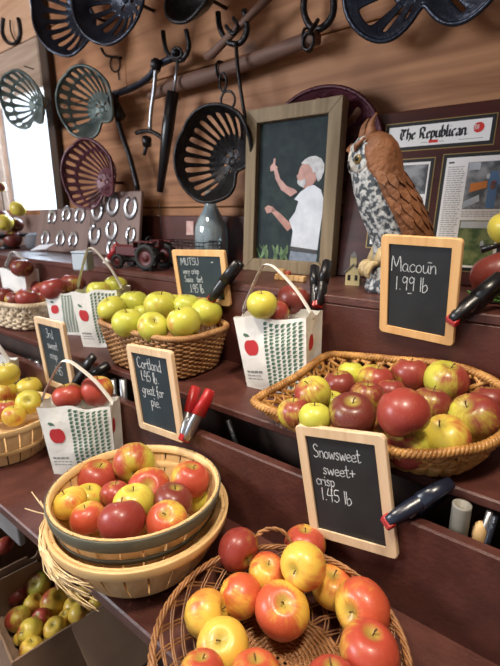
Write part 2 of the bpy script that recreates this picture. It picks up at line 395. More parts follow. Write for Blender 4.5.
# ------------------------------------------------------------------ stroke lettering
G = {
 'M': (.85, [[(0, 0), (.08, 1), (.36, .3), (.66, 1), (.76, 0)]]), 'U': (.7, [[(.05, 1), (.06, .3), (.25, 0), (.48, .1), (.55, .4), (.56, 1)]]),
 'T': (.65, [[(0, .97), (.6, 1)], [(.3, .98), (.28, 0)]]), 'S': (.6, [[(.5, .85), (.28, 1), (.06, .8), (.2, .55), (.45, .4), (.45, .12), (.2, 0), (0, .12)]]),
 'V': (.75, [[(.02, .85), (.25, 0), (.42, .6), (.6, .95), (.85, 1)]]), 'C': (.68, [[(.58, .85), (.35, 1), (.08, .75), (.05, .3), (.25, .02), (.6, .15)]]),
 'a': (.55, [[(.43, .42), (.25, .52), (.06, .38), (.05, .12), (.2, 0), (.36, .12), (.43, .47)], [(.43, .47), (.42, .1), (.54, 0)]]),
 'b': (.52, [[(.06, 1), (.06, 0), (.3, .02), (.43, .25), (.3, .5), (.07, .35)]]), 'c': (.48, [[(.42, .42), (.25, .52), (.06, .35), (.06, .13), (.22, 0), (.46, .1)]]),
 'd': (.55, [[(.42, .42), (.25, .5), (.05, .3), (.1, .03), (.3, .04), (.42, .25)], [(.44, 1), (.42, 0), (.52, .02)]]),
 'e': (.48, [[(.06, .25), (.4, .3), (.3, .5), (.08, .4), (.05, .12), (.22, 0), (.46, .1)]]), 'f': (.4, [[(.4, .9), (.26, 1), (.18, .8), (.17, -.2)], [(0, .48), (.36, .5)]]),
 'g': (.52, [[(.42, .42), (.22, .52), (.05, .3), (.18, .05), (.4, .2), (.43, .48)], [(.43, .48), (.42, -.25), (.2, -.4), (.04, -.25)]]),
 'h': (.5, [[(.06, 1), (.06, 0), (.1, .35), (.28, .5), (.4, .35), (.42, 0)]]), 'i': (.24, [[(.1, .5), (.11, 0)], [(.11, .7), (.12, .75)]]),
 'j': (.3, [[(.2, .5), (.18, -.3), (0, -.3)]]), 'k': (.5, [[(.06, 1), (.06, 0)], [(.4, .5), (.08, .25), (.42, 0)]]),
 'l': (.22, [[(.1, 1), (.1, 0)]]), 'n': (.5, [[(.04, .5), (.05, 0), (.08, .33), (.26, .52), (.39, .38), (.42, 0)]]),
 'o': (.52, [[(.25, .5), (.06, .38), (.05, .12), (.22, 0), (.4, .1), (.42, .36), (.25, .5)]]), 'p': (.52, [[(.06, .5), (.06, -.4)], [(.06, .35), (.25, .52), (.42, .32), (.3, .03), (.07, .12)]]),
 'r': (.42, [[(.05, .5), (.06, 0), (.1, .35), (.24, .5), (.38, .44)]]), 's': (.44, [[(.36, .44), (.2, .52), (.07, .4), (.32, .16), (.22, 0), (.02, .08)]]),
 't': (.42, [[(.18, .9), (.18, .1), (.3, 0), (.42, .08)], [(0, .55), (.38, .58)]]), 'u': (.54, [[(.05, .5), (.06, .12), (.2, 0), (.36, .14), (.42, .5)], [(.42, .5), (.42, .08), (.54, 0)]]),
 'v': (.5, [[(.03, .5), (.2, 0), (.42, .52)]]), 'w': (.66, [[(.03, .5), (.14, 0), (.3, .4), (.43, 0), (.6, .52)]]), 'y': (.5, [[(.05, .5), (.2, .08)], [(.45, .52), (.2, .05), (.05, -.4)]]),
 'm': (.72, [[(.04, .5), (.05, 0), (.08, .35), (.2, .5), (.32, .4), (.33, 0), (.36, .35), (.5, .5), (.62, .38), (.64, 0)]]),
 '1': (.34, [[(.15, .95), (.13, 0)]]), '4': (.62, [[(.2, 1), (.04, .45), (.55, .5)], [(.46, .95), (.42, -.05)]]), '5': (.6, [[(.52, .98), (.16, .95), (.1, .55), (.38, .55), (.48, .25), (.25, 0), (.02, .1)]]),
 '9': (.58, [[(.46, .8), (.25, 1), (.06, .75), (.22, .52), (.46, .75), (.47, .95)], [(.47, .95), (.42, 0)]]), '.': (.24, [[(.08, .02), (.12, .04)]]), '+': (.6, [[(.05, .35), (.5, .38)], [(.28, .62), (.26, .1)]]),
 '-': (.5, [[(.05, .5), (.42, .52)]]), ' ': (.34, []), '~': (.5, [[(.05, .3), (.2, .4), (.35, .3), (.5, .38)]]), '3': (.5, [[(.05, .9), (.3, 1), (.42, .78), (.2, .55), (.45, .3), (.25, 0), (.02, .1)]]),
}
def write(mb, text, x, y, size, w, Mx=None, slope=0.0, stretch=1.0, nib=None, glyphs=G, smooth=True, h=.0004):
    cx = x
    for chx in text:
        adv, strokes = glyphs.get(chx, (.5, []))
        for stx in strokes:
            p = [(cx + a * size * stretch, y + (cx - x + a * size * stretch) * slope + b_ * size) for a, b_ in stx]
            if smooth and len(p) > 2: p = [(q.x, q.y) for q in smoothpts([(a, b_, 0) for a, b_ in p], 4)]
            mb.ribbon(p, w, Mx, nib, h)
        cx += adv * size * stretch
    return cx
BL = {   # broad-nib gothic letters
 'T': (.78, [[(.62, .95), (.3, .9), (.05, .95)], [(.22, .85), (.08, .6), (.1, .25), (.3, .02), (.6, .2)], [(.38, .9), (.36, .3)], [(.55, .9), (.6, .75)]]),
 'h': (.55, [[(.08, .98), (.08, .05)], [(.08, .45), (.25, .58), (.42, .45), (.42, .1), (.3, -.12)]]), 'e': (.48, [[(.1, .5), (.1, .1), (.24, 0), (.42, .14)], [(.1, .5), (.3, .6), (.38, .42), (.12, .3)]]),
 ' ': (.36, []), 'R': (.85, [[(.16, .95), (.2, .1), (.06, 0)], [(.05, .85), (.3, 1), (.6, .9), (.62, .62), (.25, .5)], [(.36, .5), (.5, .3), (.56, .05), (.78, .04)]]),
 'p': (.55, [[(.1, .6), (.1, -.25)], [(.1, .5), (.26, .6), (.42, .48), (.42, .1), (.26, 0), (.1, .1)]]), 'u': (.58, [[(.08, .58), (.08, .1), (.24, 0), (.42, .14)], [(.44, .6), (.44, .08), (.54, 0)]]),
 'b': (.55, [[(.1, 1), (.1, .08), (.26, 0), (.42, .1), (.42, .48), (.26, .6), (.1, .48)]]), 'l': (.28, [[(.1, 1), (.1, .08), (.22, 0)]]), 'i': (.28, [[(.1, .58), (.1, .08), (.22, 0)], [(.1, .84), (.14, .88)]]),
 'c': (.46, [[(.4, .52), (.26, .6), (.1, .48), (.1, .1), (.24, 0), (.42, .12)]]), 'a': (.56, [[(.1, .52), (.28, .6), (.42, .5), (.42, .08), (.54, 0)], [(.42, .34), (.12, .24), (.12, .06), (.26, 0), (.42, .1)]]),
 'n': (.58, [[(.06, .56), (.1, .56), (.1, .02)], [(.1, .46), (.28, .6), (.44, .48), (.44, .08), (.54, 0)]]), '.': (.25, [[(.08, .05), (.12, .08)]]),
}

# ================================================================== THE ROOM
WY = 1.30                                        # back wall face
b = MB()
rows = [(-1.47, -.9), (-.9, -.45), (-.45, .03), (.03, .52), (.52, .87), (.87, 1.2), (1.2, 1.55)]
def plank(x0, x1, z0, z1, y0=WY, t=.03):
    b.box(((x0 + x1) / 2, y0 + t / 2, Z0 + (z0 + z1) / 2), (x1 - x0, t, z1 - z0 - .004), bev=.003)
WX0, WX1, WZ0, WZ1 = -2.95, -2.22, 0.0, .785     # window opening
cuts = {0: [-.4], 1: [.3], 2: [-.9], 3: [.45], 4: [-1.66], 5: [-.2], 6: [-1.1]}
for i, (z0, z1) in enumerate(rows):
    segs = []
    if z1 <= WZ0 + .04: segs = [(-3.4, cuts[i][0]), (cuts[i][0], 1.6)]
    elif z0 >= WZ1: segs = [(-3.4, cuts[i][0]), (cuts[i][0], 1.6)]
    else:
        segs = [(-3.4, WX0), (WX1, cuts[i][0]), (cuts[i][0], 1.6)]
        if z1 > WZ1: plank(WX0, WX1, WZ1, z1)
    for (x0, x1) in segs: plank(x0, x1, z0, z1)
b.box((-.9, WY + .045, Z0 + -.735), (5.0, .02, 1.47))                       # backing behind the boards, below the window
b.box((-.31, WY + .045, Z0 + .775), (3.82, .02, 1.55)); b.box((-3.175, WY + .045, Z0 + .775), (.45, .02, 1.55)); b.box((-2.585, WY + .045, Z0 + 1.17), (.73, .02, .77))
struct('wall_back', b, M['wall'])
b = MB(); b.box((-.9, -.6, -.01), (5.0, 3.9, .02)); struct('floor', b, M['floor'])
b = MB(); b.box((-.9, -.6, Z0 + 1.56), (5.0, 3.9, .02)); struct('ceiling', b, M['ceil'])
b = MB(); b.box((-3.41, -.6, (Z0 + 1.55) / 2), (.02, 3.9, Z0 + 1.55)); struct('wall_left', b, M['wall'])
b = MB(); b.box((1.61, -.6, (Z0 + 1.55) / 2), (.02, 3.9, Z0 + 1.55)); struct('wall_right', b, M['wall'])
# dark red board along the wall behind the ledge
b = MB(); b.box((-.9, WY - .011, Z0 - .09), (5.0, .02, .175), bev=.003); struct('trim_1', b, M['paint'])
# dark post at the window, pale header board and the grey head rail of the window
b = MB(); b.box((-2.235, WY - .02, Z0 + .775), (.065, .038, 1.54), bev=.004); struct('trim_2', b, M['darkpost'])
b = MB(); b.box((-2.83, WY - .012, Z0 + 1.0), (1.12, .022, .30), bev=.004); struct('trim_3', b, M['palewood'])
b = MB(); b.box((-2.8, WY - .022, Z0 + .725), (1.06, .04, .22), bev=.006); struct('trim_4', b, M['greybeam'])
b = MB()
for (c, d) in (((WX0 - .015, WY + .0, Z0 + .38), (.05, .05, .84)), ((-2.585, WY + .012, Z0 - .012), (.78, .03, .025))): b.box(c, d, bev=.004)
wf = struct('window_1', b, M['greybeam'])
b = MB(); b.box(((WX0 + WX1) / 2, WY + .018, Z0 + (WZ0 + WZ1) / 2), (WX1 - WX0 - .004, .006, WZ1 - WZ0 - .004))
obj('pane', b, M['pane'], wf)

# ================================================================== THE TIERED STAND
XL, XR = -2.9, 1.3; XC = (XL + XR) / 2; XW = XR - XL
S1, R1, S2, LG = -.615, -.4445, -.40, -.177     # shelf, riser, shelf and ledge heights (from the eye)
std = thing('display_stand', 'oxblood painted tiered board stand holding every basket, bag and sign', 'display stand', Vector((XC, .9, 0)))
def sbox(name, c, d, m='paint', bev=.003):
    b = MB(); b.box((c[0], c[1], c[2] + Z0), d, bev=bev); return obj(name, b, M[m], std, world=True)
sbox('lower_shelf', (XC, .453, S1 - .0125), (XW, .29, .025), 'paint_worn')
sbox('riser_board', (XC, .592, (R1 - .75) / 2), (XW, .022, R1 + .75), 'paint_worn')
sbox('middle_shelf', (XC, (.643 + .885) / 2, S2 - .009), (XW, .242, .018), 'paint_worn')
sbox('riser_board', (XC, .896, (LG - .02 - .55) / 2), (XW, .022, .55 + LG - .02), 'paint')
sbox('ledge_board', (XC, (.884 + 1.283) / 2, LG - .01), (XW, .399, .02), 'paint_worn')
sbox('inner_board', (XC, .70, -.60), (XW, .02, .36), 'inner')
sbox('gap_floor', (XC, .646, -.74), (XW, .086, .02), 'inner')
sbox('apron_panel', (-1.47, .44, -.80), (.54, .018, .32), 'greypanel')
for x in (-2.7, -1.75, -.6, 1.2):
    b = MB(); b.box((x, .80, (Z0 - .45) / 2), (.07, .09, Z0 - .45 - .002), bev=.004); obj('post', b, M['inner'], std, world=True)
for (x, y) in ((-1.85, .50), (.2, .5), (1.2, .5), (-2.7, .5)):
    b = MB(); b.box((x, y, (Z0 + S1 - .04) / 2), (.06, .09, Z0 + S1 - .04), bev=.004); obj('leg', b, M['white_card'], std, world=True)

# things standing in the slot between riser and middle shelf
p = PY(462, 506, .624)
b = MB(); b.lathe([(.0125, -.26), (.0135, .0), (.0135, .003), (.0095, .003), (.009, -.06), (0, -.06)], 24, Matrix.Translation((p.x, .624, p.z)))
tag(obj('pvc_pipe', b, M['pvc'], loc=None), 'grey open pipe end standing in the slot right of the red-tipped black clamp', 'pipe')
b = MB(); b.tube([(p.x + .026, .630, p.z - .26), (p.x + .027, .630, p.z - .034), (p.x + .027, .630, p.z - .024), (p.x + .027, .630, p.z - .018)], [.009, .0105, .008, .003], 12)
tag(obj('wooden_peg', b, M['blockwood']), 'tan rounded peg just behind the grey pipe in the slot', 'peg')
for k, (u, v, u2, v2, lab) in enumerate(((490, 512, 479, 542, 'shiny steel tube in the slot just right of the grey pipe'), (495, 516, 486, 545, 'darker steel tube at the right frame edge in the slot'))):
    q = PY(u, v, .634); q2 = PY(u2, v2, .626); q2 = q2 + (q2 - q) * 2
    b = MB(); b.tube([q2, q], .0045, 10)
    tag(obj('steel_tube', b, M['steel'] if k == 0 else M['ironblue']), lab, 'tube')
q = PY(228, 420, .622); q2 = PY(237, 446, .622)
b = MB(); b.tube([q, q2, q2 + (q2 - q) * 2.2], .0055, 4); tag(obj('dark_rod', b, M['iron']), 'slim black rod poking from the slot left of the rectangular apple basket', 'rod')
for (u, v, lab) in ((30, 364, 'left steel tube of the pair under the middle shelf at far left'), (38, 366, 'right steel tube of the pair under the middle shelf at far left')):
    q = PY(u, v, .625); b = MB(); b.tube([q + Vector((-.006, 0, -.2)), q + Vector((0, 0, .018))], .011, 12)
    tag(obj('steel_tube', b, M['steel']), lab, 'tube')
for (u, lab) in ((113, 'pale steel tube below the tan green-apple basket, left one'), (123, 'pale steel tube below the tan green-apple basket, right one')):
    q = PY(u, 384, .622); b = MB(); b.tube([q + Vector((0, 0, -.2)), q + Vector((0, 0, .012))], .009, 12)
    tag(obj('steel_tube', b, M['steel']), lab, 'tube')

# ================================================================== CHALK SIGNS
def sign(name, label, c, xa, za, w, h, wm, sm, border, lines, cw=.0021):
    xa = Vector(xa).normalized(); za = Vector(za); za = (za - xa * za.dot(xa)).normalized(); ya = za.cross(xa)
    t = thing(name, label, 'sign', frameM(W(*c), xa, ya, za), 'chalkboard price signs')
    t_ = .009
    # frame: rounded outline ring
    def rr(w_, h_, r, n=5):
        out = []
        for (cx, cz, a0) in ((w_ / 2 - r, h_ / 2 - r, 0), (-w_ / 2 + r, h_ / 2 - r, 90), (-w_ / 2 + r, -h_ / 2 + r, 180), (w_ / 2 - r, -h_ / 2 + r, 270)):
            for k in range(n + 1):
                a = math.radians(a0 + 90 * k / n); out.append((cx + r * math.cos(a), cz + r * math.sin(a)))
        return out
    o = rr(w, h, .008); i = rr(w - 2 * border, h - 2 * border, .0012); n = len(o)
    b = MB(); e = .0012
    rings = [(o, t_ / 2), (o, -t_ / 2 + e), ([(x * (1 - 2 * e / w), z * (1 - 2 * e / h)) for x, z in o], -t_ / 2), ([(x, z) for x, z in i], -t_ / 2), (i, 0), ]
    vs = []; fs = []
    for (rg, y) in rings: vs += [(x, y, z) for x, z in rg]
    for k in range(len(rings) - 1):
        for j in range(n):
            l = (j + 1) % n; fs.append((k * n + j, (k + 1) * n + j, (k + 1) * n + l, k * n + l))
    fs.append(tuple(range(n)))
    b.add(vs, fs); obj('sign_frame', b, wm, t)
    b = MB(); iw, ih = w - 2 * border, h - 2 * border; b.box((0, .0005, 0), (iw, .003, ih)); obj('slate', b, sm, t)
    b = MB(); Mx = Matrix(((1, 0, 0, -iw / 2), (0, 0, -1, -.0010), (0, 1, 0, -ih / 2), (0, 0, 0, 1)))
    for (txt, u, v, s, sl, stt) in lines: write(b, txt, u * iw, v * ih, s * ih, cw, Mx, sl, stt)
    obj('chalk_writing', b, M['chalk'], t)
    return t
sign('chalkboard_sign', 'chalkboard price sign reading Snowsweet, clipped before the rectangular basket of apples', (-.245, .5705, -.425), (.98, .03, .18), (-.18, -.02, .98), .152, .205, M['signwood2'], M['slate'], .0165,
     [('Snowsweet', .09, .78, .135, .03, .74), ('sweet+', .20, .615, .125, .04, .88), ('crisp', .07, .49, .12, .03, .80), ('1.45 lb', .12, .335, .13, .02, .86)], .0014)
sign('chalkboard_sign', 'honey-framed chalkboard price sign reading Macoun 1.99 lb, clipped below the owl', (-.246, .852, -.139), (.99, -.10, -.02), (-.01, -.16, .97), .152, .205, M['signwood'], M['slate'], .0165,
     [('Macoun', .05, .69, .17, .02, .88), ('~', .64, .785, .10, 0, .9), ('1.99 lb', .12, .47, .16, .04, .86), ('-', .34, .38, .12, .05, .9)], .0015)
sign('chalkboard_sign', 'wide chalkboard price sign reading very crisp, propped behind the green apples', (-.845, .872, -.168), (1, -.02, .04), (-.04, -.10, .99), .205, .152, M['signwood'], M['slate2'], .0165,
     [('MUTSU', .08, .77, .17, .03, 1.05), ('-', .78, .79, .14, 0, 1.0), ('very crisp', .10, .555, .15, .04, .86), ('Sauce / tart', .12, .36, .15, .03, .72), ('.1.45 lb.', .20, .11, .20, .03, .78)], .0018)
sign('chalkboard_sign', 'chalkboard price sign reading great for pie, held by the red-handled clamp', (-.697, .566, -.374), (1, -.02, .08), (-.08, -.04, 1), .152, .205, M['signwood2'], M['slate2'], .0165,
     [('Cortland', .10, .80, .15, .0, .82), ('1.45 lb.', .16, .63, .14, .0, .8), ('great for', .13, .445, .14, .02, .76), ('pie.', .34, .29, .15, .02, .85)], .0016)
sign('chalkboard_sign', 'pale-framed chalkboard price sign with faint writing, standing left behind the small front tote', (-1.112, .566, -.372), (1, 0, .02), (-.02, -.05, 1), .152, .205, M['signwood2'], M['slate2'], .0175,
     [('3rd', .28, .78, .15, .03, .95), ('sweet', .24, .60, .14, .0, .9), ('crisp', .26, .42, .14, .02, .8), ('1.45', .40, .16, .15, .02, .8)], .0014)

# ================================================================== SPRING CLAMPS
def clamp(label, tip, end, spread_dir, L=None, grip=M['black_plastic'], metal=M['black_plastic'], open_=.042, width=.024, group='spring clamps', gripred=False):
    """tip and end are world points: jaw tip and the middle of the two handle ends"""
    xa = (end - tip); L = L or xa.length; xa.normalize()
    za = Vector(spread_dir); za = (za - xa * za.dot(xa)).normalized(); ya = za.cross(xa)
    t = thing('spring_clamp', label, 'clamp', frameM(tip, xa, ya, za), group)
    for s in (-1, 1):
        b = MB(); ct_ = []
        # arm centreline in x-z: jaw tip -> pivot -> handle end
        pts = [(0, s * .005), (.014, s * .0085), (.34 * L, s * .011), (.50 * L, s * open_ * .30), (.75 * L, s * open_ * .43), (L, s * open_ * .5)]
        hw = [.30, .42, .5, .5, .46, .38]; tk = [.005, .0075, .009, .0085, .008, .007]
        def arm(pts_, hw_, tk_, grow=0.0):
            vs = []; fs = []; n = len(pts_)
            for k, (x, z) in enumerate(pts_):
                wv = hw_[k] * width + grow; tv = tk_[k] + grow
                for (dy, dz) in ((-1, -.55), (-.6, -1), (.6, -1), (1, -.55), (1, .55), (.6, 1), (-.6, 1), (-1, .55)):
                    vs.append((x, dy * wv, z + dz * tv))
            for k in range(n - 1):
                for j in range(8):
                    l = (j + 1) % 8; fs.append((k * 8 + j, (k + 1) * 8 + j, (k + 1) * 8 + l, k * 8 + l))
            fs.append(tuple(range(8))); fs.append(tuple((n - 1) * 8 + j for j in range(7, -1, -1)))
            return vs, fs
        vs, fs = arm(pts, hw, tk); b.add(vs, fs, None, True); obj('clamp_arm', b, metal, t)
        g = MB(); vs, fs = arm([pts[3], pts[4], pts[5], (L * 1.02, s * open_ * .5)], [hw[3], hw[4], hw[5], .3], [tk[3], tk[4], tk[5], .003], .0016); g.add(vs, fs, None, True)
        obj('handle_grip', g, grip, t)
        j = MB(); j.box((.004, 0, s * .0045), (.014, width * .95, .007), bev=.002); obj('jaw_pad', j, M['redplastic'], t)
    p_ = MB(); p_.tube([(.36 * L, -.011, 0), (.36 * L, .011, 0)], .0055, 14)
    for k in range(4):
        p_.tube([(.36 * L + .0075 * math.cos(a), -.006 + k * .004, .0075 * math.sin(a)) for a in [2 * PI * i / 14 for i in range(14)]], .0015, 6, True)
    obj('pivot_spring', p_, M['steel'], t)
    return t
clamp('black spring clamp with red tip on the right edge of the Snowsweet price sign', PY(386, 523, .556), PY(446, 488, .65), (.25, -.55, .8), grip=M['bluegrip'], metal=M['bluegrip'], open_=.044, width=.021)
clamp('black spring clamp with red tip on the right edge of the 1.99 lb sign', PY(451, 322, .842), PY(500, 281, .92), (.2, -.5, .8), open_=.03)
clamp('black spring clamp with red tip at the lower right of the wide very crisp sign', PY(211, 300, .846), PY(239, 263, .885), (.5, -.6, .4), open_=.036)
clamp('black spring clamp standing upright behind the tote right of the framed picture', PY(317, 306, .872), PY(321, 264, .93), (1, -.4, 0), open_=.040)
clamp('red-handled spring clamp at the lower right of the great for pie sign', PY(184, 440, .556), PY(203, 389, .62), (1, -.6, -.35), grip=M['redplastic'], metal=M['steel'], open_=.056)
clamp('black spring clamp crossing behind the small front tote at the left sign', PY(74, 386, .56), PY(101, 360, .62), (.35, -.2, .9), open_=.055)

# ================================================================== BASKETS
def superell(a, bb, e, t):
    c, s = math.cos(t), math.sin(t)
    return (a * math.copysign(abs(c) ** (2 / e), c), bb * math.copysign(abs(s) ** (2 / e), s))
def resample(fn, n, closed=True):
    pts = [Vector((*fn(2 * PI * k / 720), 0)) for k in range(720)]
    d = [0]
    for k in range(720): d.append(d[-1] + (pts[(k + 1) % 720] - pts[k]).length)
    out = []; j = 0
    for i in range(n):
        s = d[-1] * i / n
        while d[j + 1] < s: j += 1
        u = (s - d[j]) / max(1e-9, d[j + 1] - d[j]); out.append(pts[j].lerp(pts[(j + 1) % 720], u))
    return out
def braid(mb, pts, r, strands=3, turns=40, cr=None):
    """strands twisted round a closed centreline"""
    n = len(pts); cr = cr or r * .9
    for s in range(strands):
        q = []
        for i, p in enumerate(pts):
            t = (pts[(i + 1) % n] - pts[i - 1]).normalized(); up = Vector((0, 0, 1)); nn = t.cross(up).normalized(); b2 = nn.cross(t)
            a = 2 * PI * (turns * i / n + s / strands)
            q.append(p + nn * (math.cos(a) * cr) + b2 * (math.sin(a) * cr))
        mb.tube(q, r, 6, True)
def loopn(ctrl, n):
    p = smoothpts(ctrl, 12, True); m = len(p); d = [0]
    for k in range(m): d.append(d[-1] + (p[(k + 1) % m] - p[k]).length)
    out = []; j = 0
    for i in range(n):
        q = d[-1] * i / n
        while d[j + 1] < q: j += 1
        out.append(p[j].lerp(p[(j + 1) % m], (q - d[j]) / max(1e-9, d[j + 1] - d[j])))
    return out
def woven_basket(name, label, loc, rot, base, rim, e, rimz, nst, nrow, rs, mat_, rim_r, floor_z=.012, twine=False, lattice=False, amp=.0045, group='wicker baskets', turns=60):
    t = thing(name, label, 'basket', Matrix.Translation(loc) @ Matrix.Rotation(rot, 4, 'Z'), group)
    K = 4; n = nst * K
    if isinstance(rim, list):
        R = loopn(rim, n); B = loopn(base, n)
    else:
        B = resample(lambda a: superell(base[0], base[1], e, a), n); R = resample(lambda a: superell(rim[0], rim[1], e, a), n)
    def P(i, s):     # i may be fractional, s 0..1 up the side
        i0 = int(math.floor(i)) % n; fr = i - math.floor(i); i1 = (i0 + 1) % n
        pb = B[i0].lerp(B[i1], fr); pr = R[i0].lerp(R[i1], fr)
        q = pb.lerp(pr, s ** .85); zt = pr.z if isinstance(rim, list) else rimz(pr.x, pr.y); q.z = .004 + (zt - .004) * s; return q
    def Nn(i):
        a = R[(int(i) + 1) % n] - R[int(i) % n]; return Vector((a.y, -a.x, 0)).normalized()
    st_ = MB()
    for k in range(nst):
        st_.tube([P(k * K, s) for s in (0, .25, .5, .75, 1)], rs * .9, 6)
    obj('stakes', st_, mat_, t)
    w = MB()
    top = .97 if not lattice else .42
    for r in range(nrow):
        s = .02 + (top - .02) * (r + .5) / nrow
        for sd in ((0, 1) if twine else (0,)):
            pts = []
            for i in range(n):
                ph = PI * i / K + PI * (r + sd); o = Nn(i) * (amp * math.cos(ph)); q = P(i, s)
                if twine: q = q + Vector((0, 0, rs * .5 * math.sin(ph)))
                pts.append(q + o)
            w.tube(pts, rs, 6, True, flat=.75, up=lambda p_: Vector((p_.x, p_.y, 0)))
    if lattice:
        nd = nst
        for dirn in (1, -1):
            for k in range(nd):
                pts = []
                for j in range(9):
                    s = .36 + .62 * j / 8; i = (k * K + dirn * j * K * .30) % n
                    q = P(i, s) + Nn(i) * (amp * .8 * math.cos(PI * j / 2 + (0 if dirn > 0 else PI) + PI * k)); pts.append(q)
                w.tube(pts, rs * 1.15, 6, False, flat=.6, up=lambda p_: Vector((p_.x, p_.y, 0)))
    obj('woven_side', w, mat_, t)
    rb = MB(); rp = [P(i, 1.0) + Vector((0, 0, rim_r)) for i in range(0, n)]
    rp2 = []
    for i in range(n):
        for k in range(3): rp2.append(rp[i].lerp(rp[(i + 1) % n], k / 3))
    braid(rb, rp2, rim_r, 3, turns, rim_r * .95); obj('braided_rim', rb, mat_, t)
    bm_ = MB(); poly = [(q.x, q.y) for q in B]
    s = floor_z / (.075 if isinstance(rim, list) else max(.02, rimz(0, 0))); poly = [(P(i, s).x * .985, P(i, s).y * .985) for i in range(n)]
    bm_.prism(poly, .004, None, floor_z - .004); obj('base', bm_, mat_, t)
    return t
# rectangular basket of red and green apples on the middle shelf
MAC = W(-.243, .738, S2)
rim_ = [(-.050, .742, -.322), (-.070, .825, -.300), (-.16, .868, -.288), (-.30, .868, -.300), (-.395, .864, -.310), (-.432, .84, -.314), (-.438, .73, -.330), (-.458, .625, -.346), (-.445, .598, -.347), (-.40, .592, -.348), (-.28, .585, -.349), (-.17, .592, -.347), (-.105, .632, -.341), (-.066, .68, -.334)]
base_ = [(-.092, .742), (-.105, .80), (-.17, .83), (-.30, .832), (-.355, .83), (-.375, .81), (-.38, .73), (-.385, .66), (-.375, .645), (-.345, .642), (-.28, .640), (-.19, .640), (-.13, .655), (-.105, .69)]
woven_basket('wicker_basket', 'rectangular honey wicker basket of red and green apples on the middle shelf', MAC, 0, [Vector((x + .243, y - .738, 0)) for x, y in base_], [Vector((x + .243, y - .738, z - S2)) for x, y, z in rim_], 0,
             None, 42, 4, .0040, M['wicker'], .0044, .014, twine=True, lattice=True, amp=.005, turns=60)
# tan basket of green apples
MUT = W(-.885, .758, S2)
woven_basket('wicker_basket', 'tan oblong wicker basket of green apples on the middle shelf', MUT, 0, (.142, .098), (.178, .114), 3.6,
             lambda x, y: .112, 56, 17, .0033, M['wickermutsu'], .0042, .075, amp=.0036, turns=60)
# pale split-wood weave basket of dark red apples, far left
FL = W(-1.67, .725, S2)
woven_basket('wicker_basket', 'pale openwork wicker basket of dark red apples at far left', FL, 0, (.15, .062), (.18, .076), 2.6,
             lambda x, y: .088, 34, 4, .0052, M['wickerpale'], .0055, .048, lattice=True, amp=.005, turns=30)

# round open wicker basket in front
RB = W(-.240, .374, S1)
t = thing('wicker_basket', 'round open scalloped wicker basket of large apples at the bottom front', 'basket', Matrix.Translation(RB), 'wicker baskets')
rbR, rbB, rbH = .165, .095, .070
def rbP(a, s):
    r = rbB + (rbR - rbB) * (s ** .62); return Vector((r * math.cos(a), r * math.sin(a), .008 + (rbH - .008) * (s ** 1.25)))
b = MB()
for dirn in (1, -1):
    for k in range(24):
        for dbl in (0, 1):
            a0 = 2 * PI * (k + dbl * .2) / 24
            pts = [rbP(a0 + dirn * .85 * s, s) + Vector((math.cos(a0), math.sin(a0), 0)) * (.0012 * dirn) for s in [j / 9 for j in range(10)]]
            b.tube(pts, .00135, 5)
obj('open_side', b, M['wickerbrown'], t)
b = MB(); c0 = [rbP(2 * PI * i / 240, 1) + Vector((0, 0, .002)) for i in range(240)]; braid(b, c0, .0020, 4, 20, .0030); obj('twisted_rim', b, M['wickerbrown'], t)
b = MB()
for r in range(25):
    rad = .020 + r * .0033; nsp = 28
    b.tube([(rad * math.cos(a), rad * math.sin(a), .0055 + .0016 * math.cos(nsp / 2 * a + PI * r)) for a in [2 * PI * i / 112 for i in range(112)]], .0018, 5, True)
for k in range(28):
    a = 2 * PI * k / 28; b.tube([(.004 * math.cos(a), .004 * math.sin(a), .0055), (.104 * math.cos(a), .104 * math.sin(a), .0055)], .0016, 5)
for k in range(7):
    o_ = (k - 3) * .0062
    b.box((o_, 0, .0085 + .0008 * (k % 2)), (.0056, .044, .0022), bev=.0006); b.box((0, o_, .0085 + .0008 * ((k + 1) % 2)), (.044, .0056, .0022), bev=.0006)
obj('woven_base', b, M['wickerbrown'], t)
b = MB(); a0 = math.radians(128)
hp = [rbP(a0 - .24, 1), rbP(a0 - .20, 1) + Vector((0, 0, .012)), rbP(a0 - .12, 1) * 1.02 + Vector((0, 0, .028)), rbP(a0, 1) * 1.02 + Vector((0, 0, .034)), rbP(a0 + .12, 1) * 1.02 + Vector((0, 0, .026)), rbP(a0 + .2, 1) + Vector((0, 0, .012)), rbP(a0 + .24, 1)]
hp = smoothpts(hp, 6)
for s in range(2): b.tube([p_ + Vector((.0022 * math.cos(i * .9 + PI * s), 0, .0022 * math.sin(i * .9 + PI * s))) for i, p_ in enumerate(hp)], .0024, 6)
obj('handle', b, M['wickerbrown'], t)

